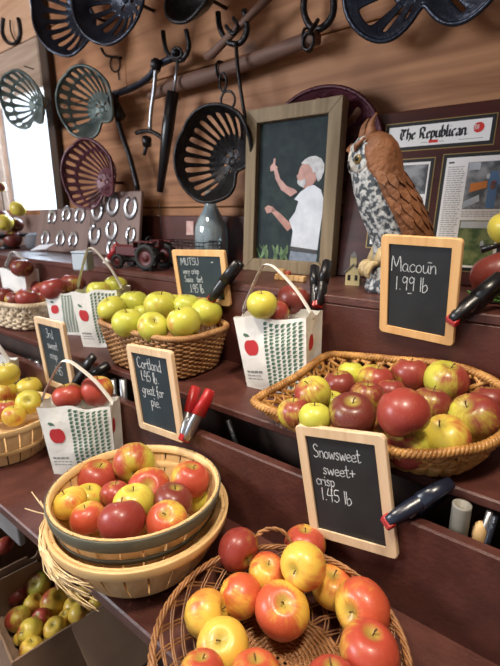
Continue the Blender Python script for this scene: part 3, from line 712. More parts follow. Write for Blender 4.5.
# splint baskets
def splint(name, label, c, Rr, Rb, h, tilt, outer_hoops, inner_hoop, nsl=26, group='splint baskets', floor_z=.012, gap=.90):
    t = thing(name, label, 'basket', Matrix.Translation(c) @ Matrix.Rotation(tilt[0], 4, CR), group)
    def rad(z): s = min(1.0, z / h); return Rb + (Rr - Rb) * (1 - (1 - s) ** 1.7)
    b = MB()
    for k in range(nsl):
        a0 = 2 * PI * k / nsl; da = PI / nsl * gap; vs = []; fs = []; nz = 7; na = 3
        for o_ in (0, .0022):
            for j in range(nz):
                z = .003 + (h - .003) * j / (nz - 1); r = rad(z) + o_
                for i in range(na):
                    a = a0 - da + 2 * da * i / (na - 1); vs.append((r * math.cos(a), r * math.sin(a), z))
        q = nz * na
        for j in range(nz - 1):
            for i in range(na - 1):
                p0 = j * na + i; fs.append((p0, p0 + na, p0 + na + 1, p0 + 1)); fs.append((q + p0, q + p0 + 1, q + p0 + na + 1, q + p0 + na))
        for j in range(nz - 1):
            for i in (0, na - 1):
                p0 = j * na + i; fs.append((p0, q + p0, q + p0 + na, p0 + na) if i == 0 else (p0, p0 + na, q + p0 + na, q + p0))
        for i in range(na - 1):
            p0 = (nz - 1) * na + i; fs.append((p0, q + p0, q + p0 + 1, p0 + 1)); fs.append((i, i + 1, q + i + 1, q + i))
        b.add(vs, fs)
    obj('slats', b, M['splint'], t)
    def hoop(nm, z0, z1, o0, o1, m):
        hb = MB(); r0, r1 = rad(z0), rad(z1)
        hb.lathe([(r0 + o0, z0), (r0 + o1, z0), (r0 + o1 + .0006, z0 + .001), (r1 + o1 + .0006, z1 - .001), (r1 + o1, z1), (r1 + o0, z1), (r0 + o0, z0)], 72); obj(nm, hb, m, t)
    for (nm, z0, z1, o0, o1, m) in outer_hoops: hoop(nm, z0, z1, o0, o1, m)
    if inner_hoop: hoop('inner_hoop', h - inner_hoop, h, -.0035, -.0002, M['hoop'])
    fb = MB(); fb.lathe([(0, floor_z - .004), (rad(floor_z) - .0005, floor_z - .004), (rad(floor_z) - .0005, floor_z), (0, floor_z)], 48, None, False); obj('base', fb, M['splint'], t)
    return t
SB = (-.586, .414)
ob = splint('splint_basket', 'pale splint basket with raffia tuft, outer lower one of the nested pair', W(SB[0] + .014, SB[1] + .000, S1 + .002), .152, .106, .098, (math.radians(-1.0), 0),
            [('rim_hoop', .081, .099, .0022, .0085, M['hoop'])], .012)
ib = splint('splint_basket', 'pale splint basket with grey-green bands, inner upper one of the nested pair, full of apples', W(SB[0] + .002, SB[1] + .002, S1 + .020), .150, .094, .117, (math.radians(-2.5), 0),
            [('green_band', .094, .1162, .0022, .0048, M['greenhoop']), ('green_band', .062, .075, .0022, .0036, M['greenhoop'])], .014)
# raffia tuft on the outer basket's left side
b = MB(); rnd = random.Random(3)
oc = Vector((SB[0] + .014, SB[1], Z0 + S1))
ka = math.radians(222); kb = math.radians(300); kp = Vector((0.159 * math.cos(ka), 0.159 * math.sin(ka), .088))
tg = Vector((-math.sin(ka), math.cos(ka), 0)); nr = Vector((math.cos(ka), math.sin(ka), 0))
for k in range(75):
    span = rnd.uniform(.2, 1.0); a_ = ka + (kb - ka) * span; zz = .088 - .055 * span * rnd.uniform(.2, 1.25); w_ = Vector((rnd.uniform(-1, 1), rnd.uniform(-1, 1), rnd.uniform(-1, 1))) * .006
    pr_ = lambda q, z, o: Vector(((.159 + o) * math.cos(ka + (a_ - ka) * q), (.159 + o) * math.sin(ka + (a_ - ka) * q), z))
    o_ = rnd.uniform(.001, .010)
    b.tube(smoothpts([pr_(0, .088 + rnd.uniform(-.006, .006), .004), pr_(.35, .088 - (.088 - zz) * .3, o_) + w_, pr_(.7, .088 - (.088 - zz) * .65, o_) - w_ * .5, pr_(1, zz, o_ * .8) + w_], 3), rnd.uniform(.0009, .002), 4, flat=.5)
for k in range(14):
    d = -tg * rnd.uniform(.3, 1) + Vector((0, 0, rnd.uniform(-.2, .7))) + nr * rnd.uniform(.0, .6); d.normalize(); ln = rnd.uniform(.02, .045)
    w_ = Vector((rnd.uniform(-1, 1), rnd.uniform(-1, 1), rnd.uniform(-1, 1))) * .009
    b.tube(smoothpts([kp + nr * .006, kp + nr * .006 + d * ln * .5 + w_, kp + nr * .006 + d * ln + w_ * 1.8], 4), .0010, 4)
for k in range(5):
    b.tube([kp + nr * (.003 + .007 * math.cos(a)) + Vector((0, 0, .011 * math.sin(a))) + tg * (k - 2) * .004 for a in [2 * PI * i / 12 for i in range(12)]], .0018, 4, True)
r_ = obj('raffia_tuft', b, M['raffia'], ob); r_['label'] = 'frayed straw coloured raffia tuft'
splint('splint_basket', 'pale splint basket of yellow-red apples at the left frame edge', W(-1.175, .43, S1), .135, .105, .105, (0, 0),
       [('rim_hoop', .092, .107, .0022, .0055, M['hoop']), ('lower_hoop', .035, .048, .0022, .0045, M['hoop'])], .012, floor_z=.045)

# ================================================================== TOTE BAGS
def tote(label, loc, rot, w, d, h, handle_h, seed, printed=True, top=1.12, hs=.017, lean=0.0, hand=True):
    t = thing('tote_bag', label, 'bag', Matrix.Translation(loc) @ Matrix.Rotation(rot, 4, 'Z') @ Matrix.Rotation(lean, 4, 'Y'), 'apple tote bags')
    rnd = random.Random(seed)
    def P(side, u, s):            # side 0 front 1 right 2 back 3 left, u 0..1, s 0..1 up
        k = 1 + (top - 1) * s; hw, hd = w / 2 * k, d / 2 * (.92 + .16 * s)
        c = [(-hw, -hd), (hw, -hd), (hw, hd), (-hw, hd)][side]; e = [(hw, -hd), (hw, hd), (-hw, hd), (-hw, -hd)][side]
        x = c[0] + (e[0] - c[0]) * u; y = c[1] + (e[1] - c[1]) * u
        n = [(0, -1), (1, 0), (0, 1), (-1, 0)][side]
        edge = math.sin(PI * u) ; nv = noise.noise(Vector((x * 22 + seed, y * 22, s * 4 + seed * 3)))
        off = edge * (.006 * math.sin(PI * s) + .0045 * nv) * (1 if side in (0, 2) else -.9)
        zz = h * s + (.010 * nv * edge + .006 * math.sin(u * 9 + seed) * edge) * s
        return Vector((x + n[0] * off, y + n[1] * off, max(.001, zz))), Vector((n[0], n[1], 0))
    b = MB(); nu, ns = 14, 12
    for side in range(4):
        vs = [P(side, i / nu, j / ns)[0] for j in range(ns + 1) for i in range(nu + 1)]
        fs = [(j * (nu + 1) + i, j * (nu + 1) + i + 1, (j + 1) * (nu + 1) + i + 1, (j + 1) * (nu + 1) + i) for j in range(ns) for i in range(nu)]
        b.add(vs, fs, None, True)
    b.box((0, 0, .003), (w * .97, d * .9, .004)); b.box((0, 0, h * .60), (w * 1.0, d * .9, .004))
    o = obj('bag_body', b, M['bag'], t)
    if hand:
        for yy in (0,):
            hb = MB(); a = w / 2 * top * 1.0
            pts = smoothpts([(-a - .001, yy, h * .45), (-a - .003, yy, h * .98), (-a * .66, yy, h + handle_h * .55), (-a * .30, yy - .003, h + handle_h * .95), (-a * .12, yy - .004, h + handle_h), (a * .10, yy - .003, h + handle_h * .90), (a * .58, yy, h + handle_h * .46), (a - .002, yy, h * .95)], 6)
            hb.tube(pts, hs * .5, 8, flat=.14, up=lambda p_: Vector((p_.x, 0, p_.z - h)) if p_.z > h else Vector((1, 0, 0))); obj('handle', hb, M['strap'], t)
    if printed:
        pr = MB()
        def on(side, u, s, o_=.0009):
            q, n = P(side, u, s); return q + n * o_
        def disc(side, uc, sc_, ru, rs_, heart=True):
            vs = [on(side, uc, sc_, .0012)]; N_ = 24; 
            for k in range(N_):
                a = 2 * PI * k / N_; rr = 1 + .09 * math.cos(2 * a) - (.16 if heart else 0) * max(0, math.sin(a)) ** 8 - .10 * max(0, -math.sin(a)) ** 10
                vs.append(on(side, uc + ru * rr * math.cos(a), sc_ + rs_ * rr * math.sin(a)))
            return vs, [(0, k + 1, (k + 1) % N_ + 1) for k in range(N_)]
        v_, f_ = disc(0, .21, .60, .105, .125); pr.add(v_, f_, None, True); obj('printed_apple', pr, M['printred'], t)
        pr = MB(); v_, f_ = disc(1, .35, .66, .16, .12); pr.add(v_, f_, None, True); obj('printed_apple', pr, M['printred'], t)
        lf = MB(); vs = [on(0, .21 + a * .8, .745 + c_) for a, c_ in ((0, 0), (-.04, .035), (-.10, .05), (-.13, .03), (-.09, .0))]; lf.add(vs, [(0, 1, 2, 3, 4)]); obj('printed_leaf', lf, M['printgreen'], t)
        pg = MB(); nc, nr_ = 7, 17
        for c_ in range(nc):
            for r in range(nr_):
                u0 = .42 + .56 * c_ / nc; s0 = .08 + .88 * r / nr_; du = .56 / nc; ds = .88 / nr_
                q = [on(0, u0 + du * a, s0 + ds * z_) for a, z_ in ((.06, .06), (.06, .62), (.34, .92), (.92, .92), (.58, .62), (.58, .30))]
                pg.add(q, [(5, 4, 3, 2, 1, 0)])
        obj('printed_pattern', pg, M['printgreen'], t)
        tx = MB(); rr2 = random.Random(seed)
        for r in range(3):
            u = .06
            while u < .30:
                l = rr2.uniform(.03, .07); hh = .028 if r == 0 else .012
                q = [on(0, u, .26 - r * .045), on(0, u + l, .26 - r * .045), on(0, u + l, .26 - r * .045 + hh), on(0, u, .26 - r * .045 + hh)]; tx.add(q, [(0, 1, 2, 3)]); u += l + .012
        obj('printed_small_type', tx, M['printgrey'], t)
    return t
tote('white printed tote bag with houndstooth print, between the green apple basket and the rectangular basket', W(-.522, .812, S2), math.radians(6), .155, .085, .180, .115, 5, top=1.2, lean=math.radians(-6.5))
tote('white printed tote bag on the lower shelf beside the nested splint baskets', W(-.896, .508, S1), math.radians(33), .160, .055, .184, .105, 11, top=1.12, lean=math.radians(-3))
tote('white tote bag of green apples left behind the tan wicker basket', W(-1.165, .775, S2), math.radians(28), .135, .09, .180, .125, 21, top=1.12, lean=math.radians(-4))
tote('pale tote bag of red apples second from the pale openwork basket', W(-1.385, .79, S2), math.radians(30), .125, .09, .15, .10, 31, top=1.1, hand=False)
tote('white tote bag cut by the left frame edge behind the left splint basket', W(-1.40, .50, S1), math.radians(25), .15, .06, .19, .10, 41, top=1.1)
tote('white tote bag with one dark red apple behind the pale openwork basket at far left', W(-1.86, .838, S2), math.radians(8), .16, .06, .185, .07, 51, printed=False, top=1.05)

# ================================================================== APPLES
def apple_mesh(seed, oblate, taper):
    rnd = random.Random(seed); mb = MB(); seg, rg = 28, 20; ph = rnd.uniform(0, 6)
    vs = []; fs = []
    for i in range(rg + 1):
        a = PI * i / rg
        for k in range(seg):
            t = 2 * PI * k / seg
            r = math.sin(a) ** .92 * .5; z = math.cos(a) * .5 * oblate
            r *= 1 + taper * (z * 1.1)
            lob = 1 + .022 * math.cos(5 * t + ph) * (.35 - z) + .02 * math.cos(2 * t + ph * 2)
            r *= lob
            z -= .12 * math.exp(-(r / .15) ** 2) if z > 0 else -.08 * math.exp(-(r / .13) ** 2)
            if z < 0: z += .015 * math.cos(5 * t + ph) * math.exp(-((r - .2) / .1) ** 2)
            vs.append((r * math.cos(t), r * math.sin(t), z))
    for i in range(rg):
        for k in range(seg):
            l = (k + 1) % seg; fs.append((i * seg + k, (i + 1) * seg + k, (i + 1) * seg + l, i * seg + l))
    mb.add(vs, fs, None, True)
    me = bpy.data.meshes.new('apple'); me.from_pydata([tuple(v) for v in mb.v], [], mb.f); me.polygons.foreach_set('use_smooth', mb.sm); me.materials.append(M['apple'])
    return me
AM = [apple_mesh(1, .88, .10), apple_mesh(2, .94, .16), apple_mesh(3, .84, .06), apple_mesh(4, .90, .13)]
smb = MB(); smb.tube([(0, 0, .27), (.01, .005, .34), (.03, .01, .42), (.06, .015, .47)], [.014, .012, .013, .02], 6)
SM = bpy.data.meshes.new('stem'); SM.from_pydata([tuple(v) for v in smb.v], [], smb.f); SM.polygons.foreach_set('use_smooth', smb.sm); SM.materials.append(M['stem'])
ALL = []
# which way the red cheek faces (right, up, towards the viewer) and how far it spreads
BL_DIR = {(363, 608): (1, .5, .1, .56), (282, 610): (-.8, -.1, .3, .60), (304, 565): (.8, -.4, -.2, .30), (238, 549): (-.7, .6, .4, .72), (333, 587): (.9, .2, .1, .52),
 (240, 595): (-.2, 1, .1, .55), (223, 646): (-.8, -.5, .1, .30), (369, 652): (.6, .5, .3, .86), (206, 614): (-.4, .9, .0, .26), (267, 573): (.2, .9, 0, .58),
 (96, 479): (.4, .7, .4, .66), (134, 462): (-.6, .8, .0, .40), (190, 480): (.5, .7, .4, .72), (122, 521): (.5, .2, .8, .82), (167, 521): (-.3, .5, .8, .66), (88, 518): (.3, .2, .8, .62), (149, 489): (.3, -.3, .8, .78),
 (313, 394): (-1, .2, .2, .50), (403, 412): (-.6, .5, .5, .74), (474, 417): (.7, .6, .2, .60), (446, 381): (.6, .3, .4, .58), (408, 447): (-.7, .3, .4, .56), (446, 438): (.9, -.3, 0, .28), (410, 375): (.4, .2, .8, .72), (375, 381): (.6, .3, .5, .66),
 (68, 396): (-.2, .3, .9, .72), (97, 391): (-.3, .5, .7, .66), (31, 631): (-.8, .2, .4, .45), (18, 619): (-.6, .6, .3, .45)}
arnd = random.Random(99)
def apples(rows, group, zmin=None, rel=True):
    """rows: pixel u, v, width, height of the centre, (blush, depth, yellow), axis (right, up, towards), label"""
    batch = []; row_uv = {r[6]: (r[0], r[1]) for r in rows}; lab_key = lambda l, uv: uv
    for (u, v, w, z, c, ax, lab) in rows:
        p = PZ(u, v, z); t = z / ray(u, v).z; D = w * t * 1.02
        batch.append([p, D, c, ax, lab, (p - EYE).normalized(), zmin, p.copy()])
    if rel:
        for it in range(60):
            mv = 0
            for i in range(len(batch)):
                for j in range(i):
                    a, b_ = batch[i], batch[j]; d = (a[0] - b_[0]).length; need = (a[1] + b_[1]) / 2 * .88
                    if d < need:
                        mv += 1; di, dj = (a[0] - EYE).length, (b_[0] - EYE).length
                        far, near = (a, b_) if di > dj else (b_, a); o = (need - d) * .35 + .0004
                        for q, s in ((far, 1), (near, -1)):
                            l0 = (q[0] - EYE).length; lim = abs((q[0] - q[7]).length) < .022
                            if s > 0 and q[6] is not None and (q[0] + q[5] * o).z - q[1] * .42 < Z0 + q[6]: lim = False
                            if lim:
                                q[0] = q[0] + q[5] * (o * s); q[1] *= (l0 + o * s) / l0
            if not mv: break
    for (p, D, c, ax, lab, _, zm, p0_) in batch:
        o = bpy.data.objects.new('apple', AM[arnd.randrange(4)]); COL.objects.link(o)
        if ax is None: zz = (CR * arnd.uniform(-.5, .5) + CU * arnd.uniform(.5, 1.0) - CF * arnd.uniform(-.2, .6))
        else: zz = CR * ax[0] + CU * ax[1] - CF * ax[2]
        zz.normalize(); bd = BL_DIR.get(lab_key(lab, row_uv[lab]))
        if bd is None: q = zz.to_track_quat('Z', 'Y').to_matrix() @ Matrix.Rotation(arnd.uniform(0, 6.28), 3, 'Z')
        else:
            c = (bd[3], c[1], c[2]); d = CR * bd[0] + CU * bd[1] - CF * bd[2]; xx = (d - zz * d.dot(zz)).normalized(); yy_ = zz.cross(xx)
            q = Matrix((xx, yy_, zz)).transposed()
        o.location = p; o.rotation_euler = q.to_euler(); o.scale = (D, D, D); o.color = (c[0], c[1], c[2], 1)
        tag(o, lab, 'apple', group)
        s = bpy.data.objects.new('stem', SM); s.parent = o; COL.objects.link(s); ALL.append((lab, round(D * 1000), [round(k, 3) for k in p]))
    return batch
GR = 'large apples in the round open basket'; b0 = S1 + .012
lo, hi = b0 + .041, b0 + .085
apples([
 (238, 549, 41, lo + .022, (.78, .48, .35), (.5, -.2, .55), 'dark red apple nearest the nested splint baskets, topmost at left in round open basket'),
 (305, 545, 40, lo + .012, (.70, .22, .6), (0, 1, .1), 'red apple mostly hidden behind the pale yellow one in round open basket'),
 (304, 565, 45, lo + .047, (.26, .0, .85), (-.55, .1, .65), 'pale yellow-orange apple with its stem hollow facing left, top of round open basket'),
 (267, 573, 37, lo + .004, (.50, .02, .95), (.1, .8, .5), 'small orange apple behind the biggest red-orange apple in round open basket'),
 (240, 595, 42, lo, (.52, .03, .95), (.6, -.5, -.1), 'orange-red apple in the middle left of round open basket'),
 (206, 614, 45, lo, (.20, .0, .85), (.75, .25, .1), 'yellow apple with orange cheek leftmost in round open basket'),
 (282, 610, 53, lo + .004, (.58, .07, .9), (.05, .75, .6), 'biggest red-orange apple with open stem hollow, centre of round open basket'),
 (333, 587, 43, lo, (.48, .0, .95), (0, 1, .3), 'orange apple right of the pale yellow one in round open basket'),
 (363, 608, 55, lo + .004, (.56, .10, .8), (-.55, .15, .5), 'red and yellow apple against the right side of round open basket'),
 (223, 646, 51, lo + .012, (.18, .0, .8), (-.1, .75, .6), 'pale yellow apple with stem hollow in the lower left of round open basket'),
 (369, 652, 58, lo + .01, (.85, .20, .5), (.1, 1, .2), 'pinkish red apple lowest at right in round open basket'),
 (202, 675, 44, lo + .012, (.75, .2, .4), (0, 1, 0), 'red and green apple cut by the bottom frame edge at left of round open basket'),
 (256, 680, 52, lo + .015, (.72, .1, .8), (0, 1, 0), 'orange-red apple cut by the bottom frame edge below the pale yellow one'),
 (332, 684, 52, lo + .015, (.92, .3, .4), (0, 1, 0), 'dark pink apple cut by the bottom frame edge right of centre'),
], GR, b0)
GS = 'apples in the nested splint baskets'; b1 = S1 + .030; z1 = b1 + .050; z2 = b1 + .086
apples([
 (96, 479, 40, z2 - .012, (.72, .35, .45), (.3, .9, .2), 'red apple with yellow foot at the back left of the nested splint baskets'),
 (134, 462, 40, z2 + .004, (.34, .3, .10), (.25, -.35, .75), 'yellow-green apple with red shoulder, highest in the nested splint baskets'),
 (149, 489, 42, z2 - .014, (.82, .20, .5), (.1, .45, .8), 'orange-red apple with its dimple facing out, centre of the nested splint baskets'),
 (190, 480, 37, z2 - .006, (.80, .2, .6), (.2, .9, .2), 'red and orange apple at the right of the nested splint baskets'),
 (70, 503, 33, z1 + .018, (.16, .05, .75), (-.4, .8, .2), 'yellow-orange apple at the left rim of the nested splint baskets'),
 (88, 498, 30, z1 + .004, (.10, .0, .35), (.2, 1, .2), 'yellow-green apple squeezed behind the two left rim apples of the nested splint baskets'),
 (88, 518, 33, z1 + .022, (.52, .15, .7), (-.2, .9, .2), 'pinkish orange apple at the front left rim of the nested splint baskets'),
 (134, 503, 40, z1 + .026, (.16, .1, .30), (0, 1, .2), 'yellow apple behind the glossy front red one in the nested splint baskets'),
 (122, 521, 46, z1 + .030, (.88, .50, .3), (-.1, .7, -.2), 'glossy deep red apple at the front rim of the nested splint baskets'),
 (173, 502, 39, z2 - .016, (.98, .78, .3), (.2, .9, .1), 'dark wine red apple on the right side of the nested splint baskets'),
 (167, 521, 40, z1 + .022, (.72, .12, .55), (0, .5, .4), 'streaked red and yellow apple at the front right of the nested splint baskets'),
 (115, 495, 30, z1 + .0, (.85, .4, .5), (0, 1, 0), 'shadowed red apple behind the yellow one in the nested splint baskets'),
 (201, 500, 26, z1 - .008, (.1, 0, .2), (0, 1, 0), 'small yellow-green apple at the far right of the nested splint baskets'),
], GS, b1)
GM = 'apples in the rectangular basket'; b2 = S2 + .018; m1 = b2 + .038; m2 = b2 + .075
apples([
 (294, 413, 33, m1 - .004, (.62, 0.55, .35), (-.1, .9, .1), 'dull red-brown apple at the left end of the rectangular basket'),
 (313, 394, 36, m2 - .012, (.48, 0.45, .20), (-.4, .8, .3), 'yellow apple with red cheek on the left side of the rectangular basket'),
 (315, 418, 32, m1 + .006, (.15, 0.20, .05), (0, 1, .1), 'yellow-green apple low at the left behind the Snowsweet sign'),
 (332, 403, 26, m1 + .006, (.08, 0.10, .05), (0, .9, .3), 'small light green apple left of the big purple-red one'),
 (340, 386, 32, m1 + .026, (.80, 0.72, .25), (-.2, .9, .2), 'dark red apple at the back left of the rectangular basket'),
 (351, 374, 26, m1 + .016, (.12, 0.20, .05), (0, 1, 0), 'small green apple at the back rim of the rectangular basket'),
 (375, 381, 37, m2 - .018, (.70, 0.45, .25), (.1, .9, .2), 'red and gold apple at the back middle of the rectangular basket'),
 (410, 375, 36, m2 - .008, (.74, 0.55, .25), (0, .9, .1), 'reddish apple with green streaks at the back of the rectangular basket'),
 (446, 381, 43, m2 - .004, (.62, 0.52, .10), (.1, .8, .35), 'rosy green apple with stem hollow showing, highest at the back right'),
 (352, 415, 46, m2 - .010, (.96, 0.90, .2), (-.1, .75, .5), 'big purple-red apple just above the Snowsweet sign'),
 (367, 397, 34, m2 - .012, (.84, 0.70, .25), (0, .9, .2), 'dull red apple left of the shiny red one in the rectangular basket'),
 (403, 412, 51, m2 + .010, (.80, 0.45, .20), (.25, -.75, .35), 'shiny red apple with yellow patch at its base, centre of the rectangular basket'),
 (431, 404, 39, m2 - .010, (.86, 0.76, .25), (.1, .9, .1), 'dark red apple under the rosy green one in the rectangular basket'),
 (391, 393, 30, m1 + .012, (.78, 0.60, .3), (0, 1, 0), 'half hidden red apple in the middle back of the rectangular basket'),
 (446, 438, 47, m1 - .004, (.22, 0.25, .40), (-.5, .7, .3), 'greenish gold apple at the front right rim of the rectangular basket'),
 (408, 447, 44, m1 - .002, (.72, 0.45, .12), (-.5, .6, .3), 'red and green apple at the front rim right of the Snowsweet sign'),
 (474, 417, 49, m2 - .006, (.66, 0.60, .15), (-.5, .5, .3), 'large red apple with green side at the right of the rectangular basket'),
 (490, 403, 36, m1 + .022, (.90, 0.72, .2), (0, .9, 0), 'dark red apple behind the large one at the right frame edge'),
 (381, 433, 34, m1 - .006, (.82, 0.55, .2), (0, 1, 0), 'red apple peeking over the top right corner of the Snowsweet sign'),
], GM, b2)
GG = 'green apples in the tan wicker basket'; b3 = S2 + .076; g1 = b3 + .062
gr = lambda: (arnd.uniform(0, .07), .2, arnd.uniform(.0, .12))
apples([
 (112, 309, 29, g1 + .0, gr(), (-.3, .7, .4), 'green apple at the left end of the tan wicker basket'),
 (134, 304, 30, g1 + .007, gr(), (0, .9, .2), 'green apple second from left in the back row of the tan wicker basket'),
 (161, 306, 33, g1 + .012, gr(), (.1, .9, .3), 'green apple highest in the middle of the tan wicker basket'),
 (187, 306, 27, g1 + .012, gr(), (.1, .9, .2), 'green apple at the back right of the tan wicker basket'),
 (174, 303, 20, g1 + .010, gr(), (0, 1, 0), 'small bit of green apple at the very back of the tan wicker basket'),
 (128, 323, 31, g1 - .004, gr(), (0, .8, .3), 'green apple at the front left rim of the tan wicker basket'),
 (153, 327, 31, g1 - .004, gr(), (.3, .5, .7), 'green apple at the front middle rim of the tan wicker basket'),
 (184, 323, 34, g1 + .006, gr(), (-.2, .8, .2), 'large green apple at the front right of the tan wicker basket'),
 (207, 312, 31, g1 + .004, gr(), (.3, .8, .2), 'green apple at the right end of the tan wicker basket'),
 (143, 314, 20, g1 - .012, gr(), (0, 1, 0), 'green apple sunk between the two rows of the tan wicker basket'),
], GG, b3)
def bagapples(rows, g): apples(rows, g, None)
gb = 'apples in the tote bags'
bagapples([(262, 305, 30, -.198, (.15, .1, .25), (0, .8, .3), 'yellow apple on the left in the tote between the two middle baskets'),
 (293, 300, 31, -.194, (.97, .72, .2), (.2, .8, .3), 'dark red apple on the right in the tote between the two middle baskets'),
 (275, 312, 28, -.214, (.85, .5, .3), (0, .9, .2), 'red apple low in front in the tote between the two middle baskets')], gb)
bagapples([(68, 396, 29, -.422, (.80, .30, .55), (-.2, .9, .2), 'red-orange apple on the left in the tote beside the nested splint baskets'),
 (97, 391, 32, -.416, (.70, .30, .50), (.1, .9, .1), 'larger red and yellow apple on the right in the tote beside the nested splint baskets')], gb)
bagapples([(99, 292, 23, -.232, (.05, .2, .1), (0, .9, .2), 'green apple on the left in the tote behind the tan wicker basket'),
 (116, 287, 24, -.226, (.05, .2, .05), (.2, .9, .2), 'green apple on the right in the tote behind the tan wicker basket')], gb)
bagapples([(53, 289, 24, -.243, (.93, .5, .4), (-.2, .9, .2), 'red apple on the left in the pale tote behind the far left wicker basket'),
 (73, 285, 24, -.237, (.98, .75, .3), (.1, .9, .1), 'darker red apple on the right in the pale tote behind the far left wicker basket')], gb)
bagapples([(6, 374, 26, -.425, (.12, .1, .4), (0, .9, .2), 'yellow apple in the tote at the left frame edge')], gb)
bagapples([(22, 268, 21, -.206, (.95, .8, .3), (0, .9, .2), 'dark red apple in the tote behind the pale openwork basket')], gb)
GL = 'apples in the left splint basket'; z5 = S1 + .107
apples([(30, 388, 25, z5 + .0, (.28, .35, .45), (0, .9, .2), 'rosy yellow apple at the back right of the left splint basket'),
 (29, 402, 24, z5 + .002, (.12, .2, .25), (.3, .3, .8), 'yellow-green apple with dark dimple at the right of the left splint basket'),
 (4, 393, 26, z5 - .004, (.2, .2, .4), (0, .9, .1), 'yellow apple at the left frame edge in the left splint basket'),
 (6, 411, 25, z5 - .008, (.5, .3, .6), (0, .9, .1), 'orange-red apple at the front of the left splint basket'),
 (14, 416, 22, z5 - .018, (.15, .2, .5), (0, .9, .1), 'pale yellow apple low at the front rim of the left splint basket')], GL, S1 + .05)
GF = 'dark red apples in the far left basket'; z6 = S2 + .10
rd = lambda a=.96, d=.75: (a, d, .3)
apples([(3, 299, 24, z6 + .004, rd(), None, 'dark red apple at the left frame edge in the pale openwork basket'),
 (15, 300, 19, z6 + .0, rd(.9, .8), None, 'dark red apple second from left in the pale openwork basket'),
 (27, 299, 21, z6 + .002, rd(.95, .5), None, 'crimson red apple in the middle of the pale openwork basket'),
 (33, 287, 16, z6 + .010, (.8, .6, .2), None, 'pinkish red apple at the back of the pale openwork basket'),
 (40, 290, 15, z6 + .004, rd(.9, .4), None, 'light red apple near the tote in the pale openwork basket'),
 (39, 300, 15, z6 - .006, rd(.95, .4), None, 'bright red apple at the right end of the pale openwork basket'),
], GF, S2 + .055)

# ================================================================== CARTONS OF APPLES ON THE FLOOR
def carton(label, A, B_, C_, top, hgt, flap=None, group='cardboard apple cartons'):
    """A back-left, B_ front-left, C_ front-right corners on the rim plane (world xy)"""
    t = thing('cardboard_carton', label, 'carton', Matrix.Translation((A[0], A[1], top - hgt)), group)
    A, B_, C_ = Vector((A[0], A[1], 0)), Vector((B_[0], B_[1], 0)), Vector((C_[0], C_[1], 0)); D_ = A + (C_ - B_)
    ctr = (A + C_) / 2
    for (p, q, nm, h0) in ((A, B_, 'side_panel', hgt), (D_, C_, 'side_panel', hgt), (A, D_, 'end_panel', hgt), (B_, C_, 'end_panel', hgt * .97)):
        b = MB(); d = (q - p); l = d.length; d.normalize(); n = Vector((-d.y, d.x, 0)); 
        if n.dot(ctr - p) < 0: n = -n
        Mx = frameM(Vector((p.x, p.y, top - hgt)), d, Vector((0, 0, 1)), d.cross(Vector((0, 0, 1))))
        k = .5; r_ = .016
        poly = [(0, 0), (l, 0), (l, h0), (l * k + r_, h0)] + [(l * k + r_ * math.cos(a), h0 - r_ * math.sin(a) * .9) for a in [PI * i / 8 for i in range(1, 8)]] + [(l * k - r_, h0), (0, h0)]
        b.prism(poly, -.005 if d.cross(Vector((0, 0, 1))).dot(n) < 0 else .005, Mx); obj(nm, b, M['card'], t, world=True)
    b = MB(); b.box((ctr.x, ctr.y, top - hgt + .004), (abs(A.x - C_.x) * .9, abs(A.y - C_.y) * .9, .006)); obj('carton_floor', b, M['card'], t, world=True)
    e = MB()
    for (p, q) in ((B_, C_), (A, B_)):
        d = (q - p).normalized(); e.box(((p.x + q.x) / 2, (p.y + q.y) / 2, top - .03 if False else top + .0005), (.001, .001, .001))
    if flap:
        for (pts, m) in flap:
            b = MB(); n = (Vector(pts[1]) - Vector(pts[0])).cross(Vector(pts[-1]) - Vector(pts[0])).normalized() * .004
            b.add([Vector(p) for p in pts] + [Vector(p) + n for p in pts], [(3, 2, 1, 0), (4, 5, 6, 7), (0, 1, 5, 4), (1, 2, 6, 5), (2, 3, 7, 6), (3, 0, 4, 7)]); obj('carton_flap', b, M[m], t, world=True)
    return t
CT = -1.10
cA = PZ(45, 556, CT); cC = PZ(14, 662, CT); cD = PZ(76, 634, CT)
dirv = Vector((.15, .99, 0)).normalized(); acr = Vector((-dirv.y, dirv.x, 0)); 
# rectangle: near-right wall runs C->D and on under the shelf; far-left wall runs parallel through A
wdt = (cA - cC).dot(acr)
near0 = cC - dirv * .005; far0 = near0 + acr * wdt
L_ = .36; A_ = far0 + dirv * L_; Bq = far0; Cq = near0
fl0 = near0 + dirv * .15; fl1 = near0 + dirv * .36
flap = [([fl0 + Vector((0, 0, .0)), fl1, fl1 - acr * .17 + Vector((0, 0, -.09)), fl0 - acr * .17 + Vector((0, 0, -.09))], 'card')]
carton('brown open carton of windfall apples on the floor below the lower shelf', A_, Bq, Cq, Z0 + CT, .30, flap)
A2 = A_ + acr * .012 - dirv * .02; 
carton('second brown carton beyond the open apple carton at the left frame edge', A2 + acr * .34, A2 + acr * .34 - dirv * .37, A2 - dirv * .37, Z0 + CT + .02, .32)
GC = 'apples in the floor carton'; zc = CT - .085
yg = lambda a=.15, d=.3: (a + .10, d, .68)
